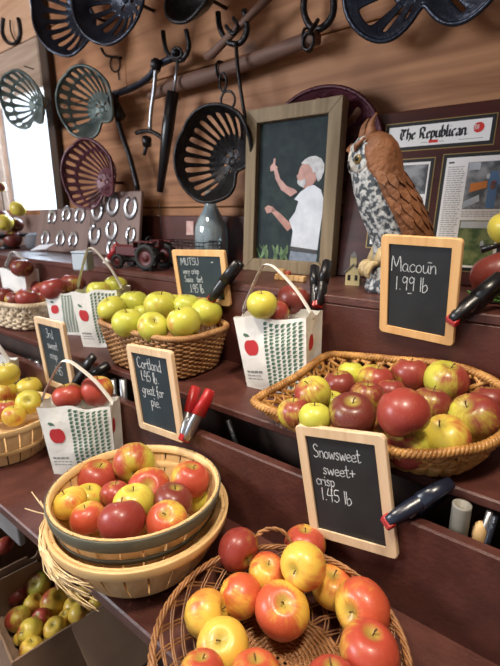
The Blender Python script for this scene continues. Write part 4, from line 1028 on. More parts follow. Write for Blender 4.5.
crate_rows = [
 (39, 584, 24, 0.004, (.45, .55, .12), (.0, .5, .8), 'red-edged green apple with its dimple facing up at the back of the floor carton'),
 (19, 596, 20, -.008, (.82, .72, .2), None, 'dark red apple at the far left of the floor carton'),
 (34, 604, 20, -.012, yg(.12), None, 'yellow-green apple left of the long pale one in the floor carton'),
 (54, 602, 26, .012, yg(.22, .2), (.5, .6, .2), 'long pale yellow apple in the middle of the floor carton'),
 (64, 590, 20, -.004, (.75, .55, .2), None, 'red apple beyond the long pale one in the floor carton'),
 (60, 582, 15, -.014, (.8, .6, .2), None, 'small dark red apple at the back of the floor carton'),
 (18, 619, 24, .0, (.40, .4, .3), None, 'yellow apple with red side at the left wall of the floor carton'),
 (41, 619, 20, -.008, (.97, .30, .1), None, 'bright pink-red apple in the middle of the floor carton'),
 (31, 631, 24, .014, (.42, .35, .45), (-.4, .3, .6), 'yellow apple with pink cheek and dimple near the front of the floor carton'),
 (55, 629, 22, .014, yg(.05), (0, .7, .4), 'light green apple at the right front of the floor carton'),
 (75, 607, 22, .0, yg(.12), None, 'yellow apple by the flap of the floor carton'),
 (83, 594, 19, .002, yg(.12), None, 'pale yellow apple under the shelf edge in the floor carton'),
 (80, 614, 23, .016, yg(.08), (.5, .6, .1), 'pale green-yellow apple resting at the flap of the floor carton'),
 (31, 648, 22, .006, yg(.1), None, 'pale yellow apple at the front corner of the floor carton'),
 (66, 618, 16, -.014, yg(.2), None, 'shadowed yellow apple between the green and pale ones in the floor carton'),
 (22, 637, 16, -.014, yg(.3), None, 'shadowed yellow apple low at the left wall of the floor carton'),
 (46, 644, 15, -.014, yg(.15), None, 'shadowed green apple low at the front wall of the floor carton'),
 (97, 604, 17, .014, yg(.1), None, 'small pale apple peeking between shelf edge and flap of the floor carton'),
 (70, 572, 18, -.012, yg(.2), None, 'dim yellow apple in the shade of the shelf at the back of the floor carton')]
apples([(u, v, w, zc + dz, c, ax, lab) for (u, v, w, dz, c, ax, lab) in crate_rows], GC, CT - .16)
b = MB(); cc_ = near0 + dirv * (L_ / 2) + acr * (wdt / 2)
ang = math.atan2(dirv.y, dirv.x)
b.box((0, 0, 0), (L_ - .02, wdt - .02, .012), Matrix.Translation((cc_.x, cc_.y, Z0 + CT - .135)) @ Matrix.Rotation(ang, 4, 'Z'))
tag(obj('cardboard_liner', b, M['card']), 'brown card liner under the windfall apples inside the floor carton', 'liner')
apples([(4, 546, 18, CT + .0, (.85, .4, .3), None, 'pinkish red apple peeking over the second carton at left')], 'apples in the second carton')

# ================================================================== ON THE LEDGE
LZ = Z0 + LG
# framed photograph
fx = Vector((1, .04, 0)).normalized(); fz = Vector((0, .05, 1)); fz = (fz - fx * fz.dot(fx)).normalized(); fy = fz.cross(fx)
t = thing('framed_picture', 'barnwood framed photograph of a man in a white shirt, on the ledge', 'picture', frameM(W(-.744, 1.153, .068), fx, fy, fz))
fw, fh, bo, dp = .32, .49, .040, .042
for (pl, sx) in (((-1), 0), (1, 0)):
    b = MB(); x0 = pl * fw / 2; x1 = pl * (fw / 2 - bo); poly = [(x0, -fh / 2), (x1, -fh / 2 + bo), (x1, fh / 2 - bo), (x0, fh / 2)]
    if pl > 0: poly.reverse()
    b.prism(poly[::-1], dp, Matrix(((1, 0, 0, 0), (0, 0, 1, 0), (0, 1, 0, 0), (0, 0, 0, 1)))); mod_bevel(obj('frame_rail', b, M['barnframe'], t), .002)
for pl in (-1, 1):
    b = MB(); z0 = pl * fh / 2; z1 = pl * (fh / 2 - bo); poly = [(-fw / 2, z0), (fw / 2, z0), (fw / 2 - bo, z1), (-fw / 2 + bo, z1)]
    if pl < 0: poly.reverse()
    b.prism(poly, dp, Matrix(((1, 0, 0, 0), (0, 0, 1, 0), (0, 1, 0, 0), (0, 0, 0, 1)))); mod_bevel(obj('frame_rail', b, M['barnframe'], t), .002)
pw, phh = fw - 2 * bo + .004, fh - 2 * bo + .004
b = MB(); b.box((0, .022, 0), (pw, .004, phh)); pr = obj('photo_print', b, M['photo_bg'], t)
def flat(name, poly, m, lay=1):
    b = MB(); pl = [((u - .5) * pw, (v - .5) * phh) for u, v in poly]
    a = sum(pl[i][0] * pl[(i + 1) % len(pl)][1] - pl[(i + 1) % len(pl)][0] * pl[i][1] for i in range(len(pl)))
    if a < 0: pl.reverse()
    b.prism(pl, .0004 * lay + .0002, Matrix(((1, 0, 0, 0), (0, 0, -1, .0199), (0, 1, 0, 0), (0, 0, 0, 1)))); return b
def ell(cx, cy, rx, ry, n=20, a0=0): return [(cx + rx * math.cos(a0 + 2 * PI * i / n), cy + ry * math.sin(a0 + 2 * PI * i / n)) for i in range(n)]
def multi(name, polys, m, lay):
    b = MB()
    for q in polys: x = flat(name, q, m, lay); b.add(x.v, x.f)
    obj(name, b, M[m], pr)
multi('printed_skin', [[(.60, .50), (.50, .47), (.36, .52), (.27, .60), (.24, .66), (.28, .68), (.34, .60), (.44, .545), (.56, .52)],
   [(.24, .66), (.19, .655), (.18, .69), (.22, .71), (.235, .745), (.26, .745), (.255, .70), (.30, .68)],
   [(.55, .25), (.48, .22), (.34, .30), (.22, .365), (.24, .39), (.36, .35), (.50, .285), (.60, .31)],
   [(.24, .36), (.16, .35), (.12, .39), (.17, .41), (.24, .40), (.30, .37)],
   [(.60, .575), (.585, .60), (.575, .612), (.60, .63), (.615, .665), (.65, .695), (.74, .70), (.84, .66), (.85, .58), (.78, .53), (.68, .525)]], 'ph_skin', 1)
multi('printed_shirt', [[(.64, .50), (.56, .45), (.62, .435), (.58, .36), (.50, .30), (.56, .22), (.54, .11), (.92, .09), (.95, .30), (.98, .42), (.92, .51), (.82, .545), (.74, .535)]], 'ph_white', 2)
multi('printed_hair', [[(.63, .695), (.68, .722), (.75, .738), (.83, .738), (.90, .718), (.945, .68), (.945, .63), (.915, .585), (.875, .565), (.845, .60), (.83, .635), (.80, .625), (.785, .655), (.74, .685), (.68, .69)], [(.595, .585), (.64, .578), (.70, .59), (.71, .56), (.68, .53), (.62, .545), (.59, .565)]], 'ph_hair', 3)
multi('printed_jeans', [[(.54, .075), (.92, .06), (.91, .0), (.52, .0)]], 'ph_jean', 1)
multi('printed_belt', [[(.54, .11), (.92, .09), (.92, .06), (.54, .08)]], 'ph_belt', 3)
lv = []
rnd = random.Random(4)
for k in range(16):
    x = rnd.choice([rnd.uniform(.02, .24), rnd.uniform(.28, .52)]); a = rnd.uniform(-.8, .8); l = rnd.uniform(.06, .13)
    lv.append([(x, 0.005), (x + .02, 0.005), (x + .04 + a * l, l * .6), (x + a * l * 1.6, l), (x - .01 + a * l * .6, l * .6)])
multi('printed_leaves', lv, 'ph_leaf', 1)

# award plaque with newspaper clippings
px = Vector((.995, .07, 0)).normalized(); pz = Vector((0, .16, 1)); pz = (pz - px * pz.dot(px)).normalized(); py = pz.cross(px)
PO = PZ(400, 292, LG); PO = W(-.37, 1.195, LG)
t = thing('award_plaque', 'dark cherry plaque with newspaper masthead and framed clippings, behind the owl', 'plaque', frameM(PO, px, py, pz))
def on_pl(u, v):   # pixel -> plaque plane coordinates
    d = ray(u, v); k = (PO - EYE).dot(py) / d.dot(py); q = EYE + d * k - PO; return q.dot(px), q.dot(pz)
x0, z0 = on_pl(352, 220); xa, zt = on_pl(400, 112)
pL, pR, pT = x0 - .03, on_pl(560, 200)[0], zt + .002
b = MB(); b.box(((pL + pR) / 2, .009, pT / 2 + .001), (pR - pL, .018, pT), bev=.004); obj('plaque_board', b, M['plaque'], t)
def plate(nm, quad, border=True):
    xs = [on_pl(*q) for q in quad]; a = min((xs[0][0] + xs[3][0]) / 2, 9); c = (xs[1][0] + xs[2][0]) / 2; lo_ = (xs[2][1] + xs[3][1]) / 2; h_ = (xs[0][1] + xs[1][1]) / 2
    for (g, m, y, n2) in ((.011, 'gold', .0012, 'gold_border'), (.0085, 'blackmat', .0020, 'black_mat'), (0, 'paper', .0026, nm)):
        b = MB(); b.box(((a + c) / 2, -y / 2, (lo_ + h_) / 2), (c - a + 2 * g, y, h_ - lo_ + 2 * g)); last = obj(n2, b, M[m], t)
    return a, c, lo_, h_, last
a, c, l_, h_, mh = plate('masthead_plate', [(390, 130), (493, 116), (490, 138), (387, 151)])
w_, hh = c - a, h_ - l_
Mx = lambda y: Matrix(((1, 0, 0, a), (0, 0, -1, -y), (0, 1, 0, l_), (0, 0, 0, 1)))
b = MB(); s_ = hh * .54; write(b, 'The Republican.', w_ * .125, hh * .34, s_, 0, Mx(.0026), 0, w_ * .66 / (s_ * 7.36), (s_ * .085, s_ * .06), BL, False); obj('masthead_lettering', b, M['ink'], mh)
b = MB(); b.prism(ell(w_ * .89, hh * .62, hh * .23, hh * .23, 28), .0005, Mx(.0026)); obj('round_badge', b, M['badge'], mh)
b = MB(); b.prism([(w_ * .43, hh * .10), (w_ * .52, hh * .10), (w_ * .52, hh * .24), (w_ * .43, hh * .24)], .0005, Mx(.0026)); obj('red_flash', b, M['badge'], mh)
b = MB(); write(b, '2011', w_ * .84, hh * .55, hh * .2, .0011, Mx(.0031), 0, .75, None, {**G, '2': (.55, [[(.05, .8), (.25, 1), (.45, .8), (.05, 0), (.5, 0)]]), '0': (.5, [[(.25, 1), (.05, .7), (.05, .3), (.25, 0), (.42, .3), (.42, .7), (.25, 1)]])}); obj('badge_number', b, M['paper'], mh)
b = MB()
for (q0, q1) in ((.35, .42), (.53, .58), (.72, .94), (.03, .07)): b.prism([(w_ * q0, hh * .13), (w_ * q1, hh * .13), (w_ * q1, hh * .16), (w_ * q0, hh * .16)], .0004, Mx(.0026))
obj('small_type', b, M['newsgrey'], mh)
def clipping(quad, blocks, cols):
    a, c, l_, h_, o = plate('clipping', quad); w_, hh = c - a, h_ - l_
    Mx = Matrix(((1, 0, 0, a), (0, 0, -1, -.0026), (0, 1, 0, l_), (0, 0, 0, 1)))
    for (nm, m, lay, polys) in blocks:
        for q in polys:
            b = MB(); b.prism([(x * w_, z * hh) for x, z in q], .0004 * lay, Mx); obj(nm, b, M[m], o)
    b = MB(); rnd = random.Random(8)
    for (u0, u1, v0, v1, n) in cols:
        for k in range(n):
            v = v1 - (v1 - v0) * (k + .5) / n; e = u1 - rnd.choice([0, 0, 0, .05, .12]) * (u1 - u0); th_ = (v1 - v0) / n * .42
            x = u0
            while x < e - .01:
                x2 = min(e, x + rnd.uniform(.03, .09)); b.prism([(x * w_, v * hh), (x2 * w_, v * hh), (x2 * w_, (v + th_) * hh), (x * w_, (v + th_) * hh)], .0003, Mx); x = x2 + .012
    obj('newsprint_columns', b, M['newsgrey'], o)
R4 = lambda a, b_, c_, d: [(a, c_), (b_, c_), (b_, d), (a, d)]
clipping([(445, 161), (506, 152), (500, 268), (434, 267)], [
  ('photo_of_worker', 'pic_grey', 1, [R4(.36, .95, .53, .95)]), ('photo_of_orchard', 'pic_green', 1, [R4(.36, .95, .02, .43)]),
  ('photo_detail_blue', 'pic_blue', 2, [R4(.72, .86, .54, .74), [(.70, .74), (.90, .74), (.84, .86), (.74, .86)]]), ('photo_detail_orange', 'pic_orange', 2, [[(.44, .68), (.70, .72), (.70, .78), (.44, .76)], ell(.80, .74, .05, .04)]),
  ('photo_detail_pale', 'pic_sky', 2, [R4(.38, .56, .88, .945)]), ('photo_detail_white', 'pic_sky', 2, [[(.37, .54), (.62, .60), (.60, .66), (.37, .60)], R4(.38, .90, .36, .42), ell(.70, .82, .03, .025), ell(.76, .22, .03, .03)]),
  ('headline', 'ink', 1, [R4(.04, .13, .948, .962)])],
  [(.04, .32, .03, .92, 44), (.36, .95, .455, .515, 4)])
clipping([(386, 166), (430, 160), (420, 250), (364, 240)], [('photo_of_sky_and_field', 'pic_sky', 1, [R4(.03, .97, .02, .40)]), ('photo_of_barn', 'pic_grey', 1, [R4(.4, .97, .62, .97)])], [(.04, .36, .45, .96, 22), (.4, .96, .44, .58, 6)])

# owl decoy
OW = W(-.368, 1.005, LG)
t = thing('owl_figure', 'brown owl decoy with ear tufts and pale speckled breast, standing on the ledge', 'owl', Matrix.Translation(OW) @ Matrix.Rotation(math.radians(221), 4, 'Z'))
# local x = where the owl looks, z up
def loops(secs, seg=28, n0=1.0):
    vs = []; fs = []
    for (x, z, rx, ry, tx) in secs:
        for k in range(seg):
            a = 2 * PI * k / seg; vs.append((x + rx * math.cos(a) * math.cos(tx), ry * math.sin(a), z - rx * math.cos(a) * math.sin(tx)))
    for i in range(len(secs) - 1):
        for k in range(seg):
            l = (k + 1) % seg; fs.append((i * seg + k, i * seg + l, (i + 1) * seg + l, (i + 1) * seg + k))
    fs.append(tuple(range(seg - 1, -1, -1))); fs.append(tuple((len(secs) - 1) * seg + k for k in range(seg)))
    return vs, fs
b = MB()
secs = [(-.012, .062, .034, .036, .1), (-.018, .085, .045, .046, .1), (-.020, .12, .054, .054, .1), (-.014, .16, .060, .060, .1), (-.004, .20, .062, .062, .1), (.006, .235, .060, .062, .1), (.014, .262, .054, .058, .1), (.018, .285, .050, .056, .05), (.020, .31, .050, .056, .0), (.020, .333, .044, .050, 0), (.016, .350, .030, .036, 0), (.012, .358, .012, .015, 0)]
secs = [(x + .16 * max(0, z - .12), z * .97, rx, ry, tx) for (x, z, rx, ry, tx) in secs]
vs, fs = loops(secs, 36)
vs = [Vector(v) for v in vs]
for v in vs:
    nv = noise.noise(v * 55) * .0035 + noise.noise(v * 120) * .002; d = Vector((v.x, v.y, 0)).normalized(); v += d * nv
b.add(vs, fs, None, True); body = obj('body', b, M['owlwhite'], t)
# brown mantle: back and sides shell
b = MB(); seg = 26; vs = []; fs = []
ms = [(-.092, .028, .010, .012), (-.085, .045, .022, .026), (-.066, .075, .040, .046), (-.048, .11, .054, .060), (-.034, .15, .064, .068), (-.018, .19, .068, .071), (-.004, .225, .067, .070), (.006, .255, .061, .066), (.012, .28, .056, .062), (.015, .31, .056, .062), (.016, .336, .050, .056), (.013, .353, .035, .041), (.010, .363, .012, .015)]
ms = [(x + .16 * max(0, z - .12), z * .97, rx, ry) for (x, z, rx, ry) in ms]
for (x, z, rx, ry) in ms:
    for k in range(seg + 1):
        a = math.radians(62) + (2 * PI - math.radians(124)) * k / seg
        if z > .265: a = math.radians(48) + (2 * PI - math.radians(96)) * k / seg
        s = 1.0 + .05 * noise.noise(Vector((x * 30, a * 5, z * 60)))
        vs.append((x + rx * s * math.cos(a), ry * s * math.sin(a), z + .012 * math.cos(a) * (z < .2)))
for i in range(len(ms) - 1):
    for k in range(seg):
        p0 = i * (seg + 1) + k; fs.append((p0, p0 + 1, p0 + seg + 2, p0 + seg + 1))
b.add(vs, fs, None, True); o = obj('mantle', b, M['owlbrown'], t); sd = o.modifiers.new('thick', 'SOLIDIFY'); sd.thickness = .006; sd.offset = -1
# wings with layered feathers lying on the mantle
def mantle(z, a, o_):
    for i in range(len(ms) - 1):
        if ms[i][1] <= z <= ms[i + 1][1]:
            q = (z - ms[i][1]) / (ms[i + 1][1] - ms[i][1]); x, rx, ry = [ms[i][j] + (ms[i + 1][j] - ms[i][j]) * q for j in (0, 2, 3)]
            return Vector((x + (rx + o_) * math.cos(a), (ry + o_) * math.sin(a), z))
    return Vector((ms[0][0], 0, z))
for s in (-1, 1):
    b = MB()
    for r in range(8):
        n_ = 5 if r < 6 else 4
        for k in range(n_):
            z = .262 - r * .025 - (k % 2) * .005; a = s * math.radians(72 + 19 * k + (9 if r % 2 else 0) + r * 2); ln = .026 + .004 * r
            da = s * math.radians(9.5)
            c = mantle(z, a, .005); top_ = []
            for (fa_, fz, fo) in ((0, .006, .001), (-1, .0, .003), (-.9, -.6, .005), (0, -1, .0065), (.9, -.6, .005), (1, 0, .003)):
                zz = max(.03, z + (fz if fz > 0 else fz * ln)); top_.append(mantle(zz, a + da * fa_ * (1.0 if zz > .1 else 1.3), fo))
            bot = [p_ - Vector((p_.x - c.x * .3, p_.y, 0)).normalized() * .007 for p_ in top_]
            fs_ = [(0, 1, 2, 3, 4, 5), (11, 10, 9, 8, 7, 6)] + [(i, i + 6, (i + 1) % 6 + 6, (i + 1) % 6) for i in range(6)]
            b.add(top_ + bot, fs_)
    obj('wing', b, M['owlbrown'], t)
for s in (-1, 1):   # ear tufts
    b = MB(); b.tube(smoothpts([(.060, s * .022, .316), (.066, s * .025, .342), (.066, s * .026, .364), (.056, s * .026, .384)], 4), [.016, .0155, .0145, .0135, .012, .0105, .0095, .008, .007, .006, .004, .003, .0015], 10); obj('ear_tuft', b, M['owlbrown'], t)
for s in (-1, 1):   # facial disc and eye
    b = MB(); Mx = Matrix.Translation((.088, s * .025, .293)) @ Matrix.Rotation(s * .55, 4, 'Z') @ Matrix.Rotation(PI / 2, 4, 'Y')
    b.lathe([(0, -.012), (.028, -.010), (.029, -.002), (.025, .003), (.016, .001), (0, .0)], 24, Mx); fd = obj('facial_disc', b, M['owlface'], t)
    b = MB(); b.lathe([(0, -.006), (.011, -.004), (.0115, .003), (.008, .007), (0, .009)], 20, Mx); obj('eye', b, M['owleye'], fd)
    b = MB(); b.lathe([(0, .004), (.006, .0072), (.0045, .0092), (0, .0102)], 16, Mx); obj('pupil', b, M['black_plastic'], fd)
    b = MB(); b.tube([(.091, s * .010, .306), (.097, s * .028, .318), (.085, s * .046, .332)], [.004, .006, .003], 8); obj('brow', b, M['owlbrown'], t)
b = MB(); b.tube(smoothpts([(.088, 0, .294), (.099, 0, .288), (.102, 0, .277), (.098, 0, .270)], 3), [.008, .0075, .007, .006, .005, .004, .003, .002, .0012, .0008], 10); obj('beak', b, M['blackmat'], t)
b = MB(); vs, fs = loops([(-.004, .001, .048, .045, 0), (-.004, .012, .050, .046, 0), (-.002, .035, .045, .042, 0), (.0, .055, .042, .042, 0), (-.002, .070, .036, .036, 0)], 24)
vs = [Vector(v) * (1 + .09 * noise.noise(Vector(v) * 45)) for v in vs]
for v in vs: v.z = max(.001, v.z)
b.add(vs, fs, None, True); obj('perch_base', b, M['owlwhite'], t)
for s in (-1, 1):
    b = MB()
    b.tube([(.012, s * .022, .098), (.022, s * .022, .080), (.030, s * .022, .068)], [.018, .015, .011], 10)
    for k in (-1, 0, 1): b.tube(smoothpts([(.028, s * .022 + k * .004, .070), (.044, s * .022 + k * .009, .066), (.052, s * .022 + k * .011, .050), (.050, s * .022 + k * .011, .036)], 3), [.0065, .0065, .0065, .006, .006, .0055, .005, .004, .003, .002], 8)
    obj('foot', b, M['owlbuff'], t)

# little church model
CH = W(-.476, 1.069, LG)
t = thing('model_church', 'small cream model church with grey roof and steeple left of the owl', 'ornament', Matrix.Translation(CH) @ Matrix.Rotation(math.radians(18), 4, 'Z'))
b = MB(); b.box((0, 0, .019), (.036, .05, .038)); b.prism([(-.018, .038), (.018, .038), (0, .054)], .05, Matrix(((1, 0, 0, 0), (0, 0, 1, -.025), (0, 1, 0, 0), (0, 0, 0, 1)))); obj('church_body', b, M['cream'], t)
b = MB()
for s in (-1, 1): b.add([(s * .021, -.028, .0355), (0, -.028, .0565), (0, .028, .0565), (s * .021, .028, .0355), (s * .0205, -.028, .0325), (0, -.028, .0535), (0, .028, .0535), (s * .0205, .028, .0325)], [(0, 1, 2, 3), (7, 6, 5, 4), (0, 4, 5, 1), (3, 2, 6, 7), (0, 3, 7, 4), (1, 5, 6, 2)])
obj('roof', b, M['greyroof'], t)
b = MB(); b.box((0, -.016, .058), (.016, .016, .030)); st2 = obj('steeple', b, M['cream'], t)
b = MB(); b.add([(-.010, -.026, .073), (.010, -.026, .073), (.010, -.006, .073), (-.010, -.006, .073), (0, -.016, .088)], [(3, 2, 1, 0), (0, 1, 4), (1, 2, 4), (2, 3, 4), (3, 0, 4)]); obj('steeple_cap', b, M['greyroof'], st2)
for (x, z) in ((-.009, .014), (.009, .014)): b = MB(); b.box((x, -.0252, z + .006), (.007, .001, .014)); obj('window', b, M['blackmat'], t)

# little wooden blocks in front of the frame
q = PZ(279, 280, LG + .008)
t = thing('toy_block_strip', 'long tan toy brick strip lying on the ledge in front of the picture', 'toy block', Matrix.Translation((q.x, 1.02, LZ)) @ Matrix.Rotation(.06, 4, 'Z') @ Matrix.Scale(1.3, 4))
b = MB()
for k in range(6): b.box((-.030 + k * .012, 0, .006), (.0113, .014, .0115), bev=.001)
obj('strip', b, M['blockwood'], t)
t = thing('toy_block', 'small stacked tan toy blocks with a red top on the brick strip', 'toy block', Matrix.Translation((q.x - .024, 1.02, LZ + .0156)) @ Matrix.Rotation(.06, 4, 'Z') @ Matrix.Scale(1.3, 4))
b = MB(); b.box((-.004, 0, .006), (.016, .013, .0115), bev=.001); obj('block', b, M['blockwood'], t)
b = MB(); b.box((.012, 0, .004), (.010, .012, .008), bev=.001); obj('red_block', b, M['brickred'], t)

# swing-top bottle
q = PZ(212, 264, LG)
t = thing('glass_bottle', 'clear pale blue glass bottle with neck cap, standing behind the wide chalk sign', 'bottle', Matrix.Translation(q))
R_ = .060
prof = [(0, .003), (R_ * .9, .0), (R_, .006), (R_, .115), (R_ * .97, .135), (R_ * .8, .16), (R_ * .52, .19), (R_ * .36, .212), (R_ * .33, .228), (R_ * .42, .231), (R_ * .42, .241), (R_ * .34, .244), (R_ * .34, .252)]
inn = [(max(0, r - .003), z) for r, z in prof[3:][::-1]] + [(R_ - .003, .009), (0, .008)]
b = MB(); b.lathe(prof + inn, 40); obj('bottle_glass', b, M['bottle'], t)
b = MB(); b.lathe([(0, .247), (.0155, .247), (.0165, .252), (.0165, .262), (.012, .266), (0, .267)], 24); obj('stopper', b, M['pvc'], t)
b = MB(); b.tube([(.0205 * math.cos(a), .0205 * math.sin(a), .236) for a in [2 * PI * i / 20 for i in range(20)]], .0012, 6, True)
b.tube(smoothpts([(.021, 0, .236), (.027, 0, .250), (.017, 0, .262)], 4), .0012, 6); b.tube(smoothpts([(.021, 0, .236), (.030, 0, .225), (.024, 0, .212)], 4), .0012, 6); obj('wire_bail', b, M['steel'], t)

# toy tractor and its hay wagon of wire
TQ = PZ(139, 268, LG); print('tractor', TQ, 'bottle', q)
t = thing('toy_tractor', 'dark red toy tractor with big black rear wheels, on the ledge', 'toy tractor', Matrix.Translation(TQ) @ Matrix.Rotation(math.radians(12), 4, 'Z'))
def wheel(name, x, y, r, wd):
    b = MB(); Mx = Matrix.Translation((x, y, r)) @ Matrix.Rotation(PI / 2, 4, 'X')
    b.lathe([(r * .62, -wd / 2), (r * .9, -wd / 2), (r * .97, -wd * .3), (r * .97, wd * .3), (r * .9, wd / 2), (r * .62, wd / 2), (r * .62, -wd / 2)], 32, Mx)
    for k in range(20):
        a = 2 * PI * k / 20; b.box((0, 0, 0), (.004, .005, wd * .95), Mx @ Matrix.Translation((r * .98 * math.cos(a), r * .98 * math.sin(a), 0)) @ Matrix.Rotation(a, 4, 'Z') @ Matrix.Rotation(.4 * (1 if k % 2 else -1), 4, 'X'))
    w_ = obj(name, b, M['rubber'], t)
    b = MB(); b.lathe([(0, -wd * .3), (r * .2, -wd * .42), (r * .25, -wd * .25), (r * .55, -wd * .22), (r * .63, -wd * .46), (r * .63, wd * .46), (r * .55, wd * .22), (r * .25, wd * .25), (r * .2, wd * .42), (0, wd * .3)], 28, Mx); obj('hub', b, M['tractor_red'], w_)
wheel('rear_wheel', .075, -.048, .044, .026); wheel('rear_wheel', .075, .048, .044, .026); wheel('front_wheel', -.060, -.036, .024, .014); wheel('front_wheel', -.060, .036, .024, .014)
b = MB(); b.box((-.03, 0, .058), (.115, .034, .040), bev=.006); b.box((-.088, 0, .055), (.006, .030, .036), bev=.002); obj('hood', b, M['tractor_red'], t)
b = MB(); b.box((.05, 0, .044), (.10, .040, .026), bev=.004); b.box((-.05, 0, .034), (.09, .018, .016)); b.tube([(-.06, -.036, .024), (-.06, .036, .024)], .005, 8); b.tube([(.075, -.048, .044), (.075, .048, .044)], .006, 8); obj('chassis', b, M['rubber'], t)
for s in (-1, 1): b = MB(); b.box((.070, s * .046, .0925), (.085, .026, .004), bev=.0015); b.box((.030, s * .046, .083), (.004, .026, .020), bev=.001); obj('fender', b, M['tractor_red'], t)
b = MB(); b.box((.085, 0, .075), (.030, .030, .006), bev=.002); b.box((.099, 0, .088), (.006, .030, .022), bev=.002); obj('seat', b, M['tractor_red'], t)
b = MB(); b.tube([(.03, 0, .07), (.045, 0, .095)], .002, 6); b.tube([(.047 + .006 * math.sin(a), .013 * math.cos(a), .097 + .010 * math.sin(a)) for a in [2 * PI * i / 20 for i in range(20)]], .002, 6, True); obj('steering_wheel', b, M['rubber'], t)
b = MB(); b.tube([(-.045, .006, .076), (-.045, .006, .11)], .003, 8); obj('exhaust', b, M['rubber'], t)
t = thing('wire_rack', 'black wire rack standing behind the wide chalk sign beside the bottle', 'rack', Matrix.Translation(W(-1.14, 1.06, LG)))
b = MB(); xl, xr_ = -.11, .13
for z in (.012, .075, .088): b.tube([(xl, 0, z), (xr_, 0, z)], .0018, 6); b.tube([(xl, .09, z), (xr_, .09, z)], .0018, 6)
for k in range(13):
    x = xl + (xr_ - xl) * k / 12; b.tube([(x, 0, .0018), (x, 0, .088)], .0014, 6); b.tube([(x, .09, .0018), (x, .09, .088)], .0014, 6)
for x in (xl, xr_): b.tube([(x, 0, .03), (x, .09, .03)], .0018, 6); b.tube([(x, 0, .088), (x, .09, .088)], .0018, 6)
obj('wire_grid', b, M['iron'], t)
b = MB(); b.tube([(-.075, 0, .05), (-.080, .002, .225)], .0016, 6); obj('upright_wire', b, M['iron'], t)
b = MB(); q = PY(190, 228, 1.276); b.box((0, 0, 0), (.040, .002, .055), Matrix.Translation(q) @ Matrix.Rotation(-.05, 4, 'X'))
tag(obj('postcard', b, M['pinkcard']), 'small pinkish postcard against the wall left of the bottle', 'card')

# horseshoe boards
def ushape(cx, cz, r, op, n=14, wob=0.0):
    return [(cx + r * (1 - .18 * (abs(a) > 1.9)) * math.sin(a), cz - op * r * 1.15 * math.cos(a)) for a in [-2.6 + 5.2 * i / (n - 1) for i in range(n)]]
def shoeboard(label, O, xa, lean, w, h, shoes, lab2):
    xa = Vector(xa).normalized(); za = Vector((0, lean, 1)); za = (za - xa * za.dot(xa)).normalized(); ya = za.cross(xa)
    t = thing('horseshoe_board', label, 'display board', frameM(O, xa, ya, za))
    b = MB(); b.box((0, 0, h / 2), (w, .014, h), bev=.002); obj('backboard', b, M['boardgrey'], t)
    for (u, v, r, rot, op) in shoes:
        b = MB(); pts = [Vector((x, -.011, z)) for x, z in ushape(0, 0, r, op)]
        R2 = Matrix.Translation((u * w, 0, v * h)) @ Matrix.Rotation(rot, 4, 'Y')
        b.tube([R2 @ p_ for p_ in pts], [r * .42 * (.75 + .25 * math.cos((i / 13 - .5) * 3)) for i in range(14)], 8, False, flat=.35, up=(0, 1, 0)); obj('horseshoe', b, M['shoe'], t)
    return t
M['boardgrey'] = mat('stained_board', (.16, .10, .085), .6, c2=(.24, .16, .135), scale=10, stretch=(1, 1, .2))
O1 = PZ(113, 262, LG); 
q0, q1 = PY(92, 262, 1.19), PY(143, 262, 1.19)
shoeboard('stained board with seven bright horseshoes leaning at the maroon seat, left of the toy tractor', W((q0.x + q1.x) / 2, 1.17, LG + .001), (1, 0, 0), .16, (q1.x - q0.x), .275,
          [(-.30, .73, .036, .1, 1), (.0, .82, .036, 0, 1), (.33, .77, .036, .1, 1), (-.33, .34, .036, .5, 1), (.0, .42, .034, 0, 1), (.03, .12, .032, 0, 1), (.36, .36, .026, .2, 1)], '')
q0, q1 = PY(44, 250, 1.16), PY(86, 250, 1.16)
shoeboard('low stained board with six small horseshoes below the window edge', W((q0.x + q1.x) / 2, 1.14, LG + .001), (1, .05, 0), .28, (q1.x - q0.x) * 1.12, .21,
          [(-.22, .80, .029, 0, -1), (.05, .86, .029, 0, -1), (.30, .84, .031, 0, -1), (-.30, .28, .029, .1, -1), (.0, .28, .029, 0, -1), (.24, .28, .029, 0, -1)], '')
b = MB(); q = PY(53, 216, 1.27); b.box((-2.62, 1.268, Z0 - .088), (.86, .014, .176), bev=.002)
tag(obj('sill_board', b, M['cloth_greyb']) if 'cloth_greyb' in M else obj('sill_board', b, M['boardgrey']), 'wide grey-brown board standing on the ledge under the window', 'board')
# pale tin, red and white stick, white card near the boards
q = PZ(84, 270, LG); t = thing('metal_tin', 'pale blue square tin on the ledge behind the green-apple tote', 'tin', Matrix.Translation((q.x, q.y, LZ)) @ Matrix.Rotation(.4, 4, 'Z'))
b = MB(); b.box((0, 0, .028), (.055, .045, .056), bev=.004); obj('tin_body', b, M['bluebox'], t); b = MB(); b.box((0, 0, .059), (.058, .048, .007), bev=.003); obj('tin_lid', b, M['bluebox'], t)
t = thing('striped_stick', 'red and white banded stick leaning on the ledge behind the green-apple tote', 'stick'); p0, p1 = PY(96, 279, .97), PY(118, 245, 1.0)
for k, (a, c_) in enumerate(((0, .30), (.30, .62), (.62, 1.0))):
    b = MB(); b.tube([p0.lerp(p1, a), p0.lerp(p1, c_)], .0125, 12); obj('red_band' if k != 1 else 'white_band', b, M['darkred'] if k != 1 else M['strap'], t)
b = MB(); q = PY(43, 247, 1.02); b.box((0, 0, 0), (.10, .06, .003), Matrix.Translation(q) @ Matrix.Rotation(.35, 4, 'X') @ Matrix.Rotation(.3, 4, 'Z'))
t = thing('price_card', 'tilted white card on a wire stake beside the far left tote', 'card', Matrix.Identity(4)); obj('card', b, M['white_card'], t)
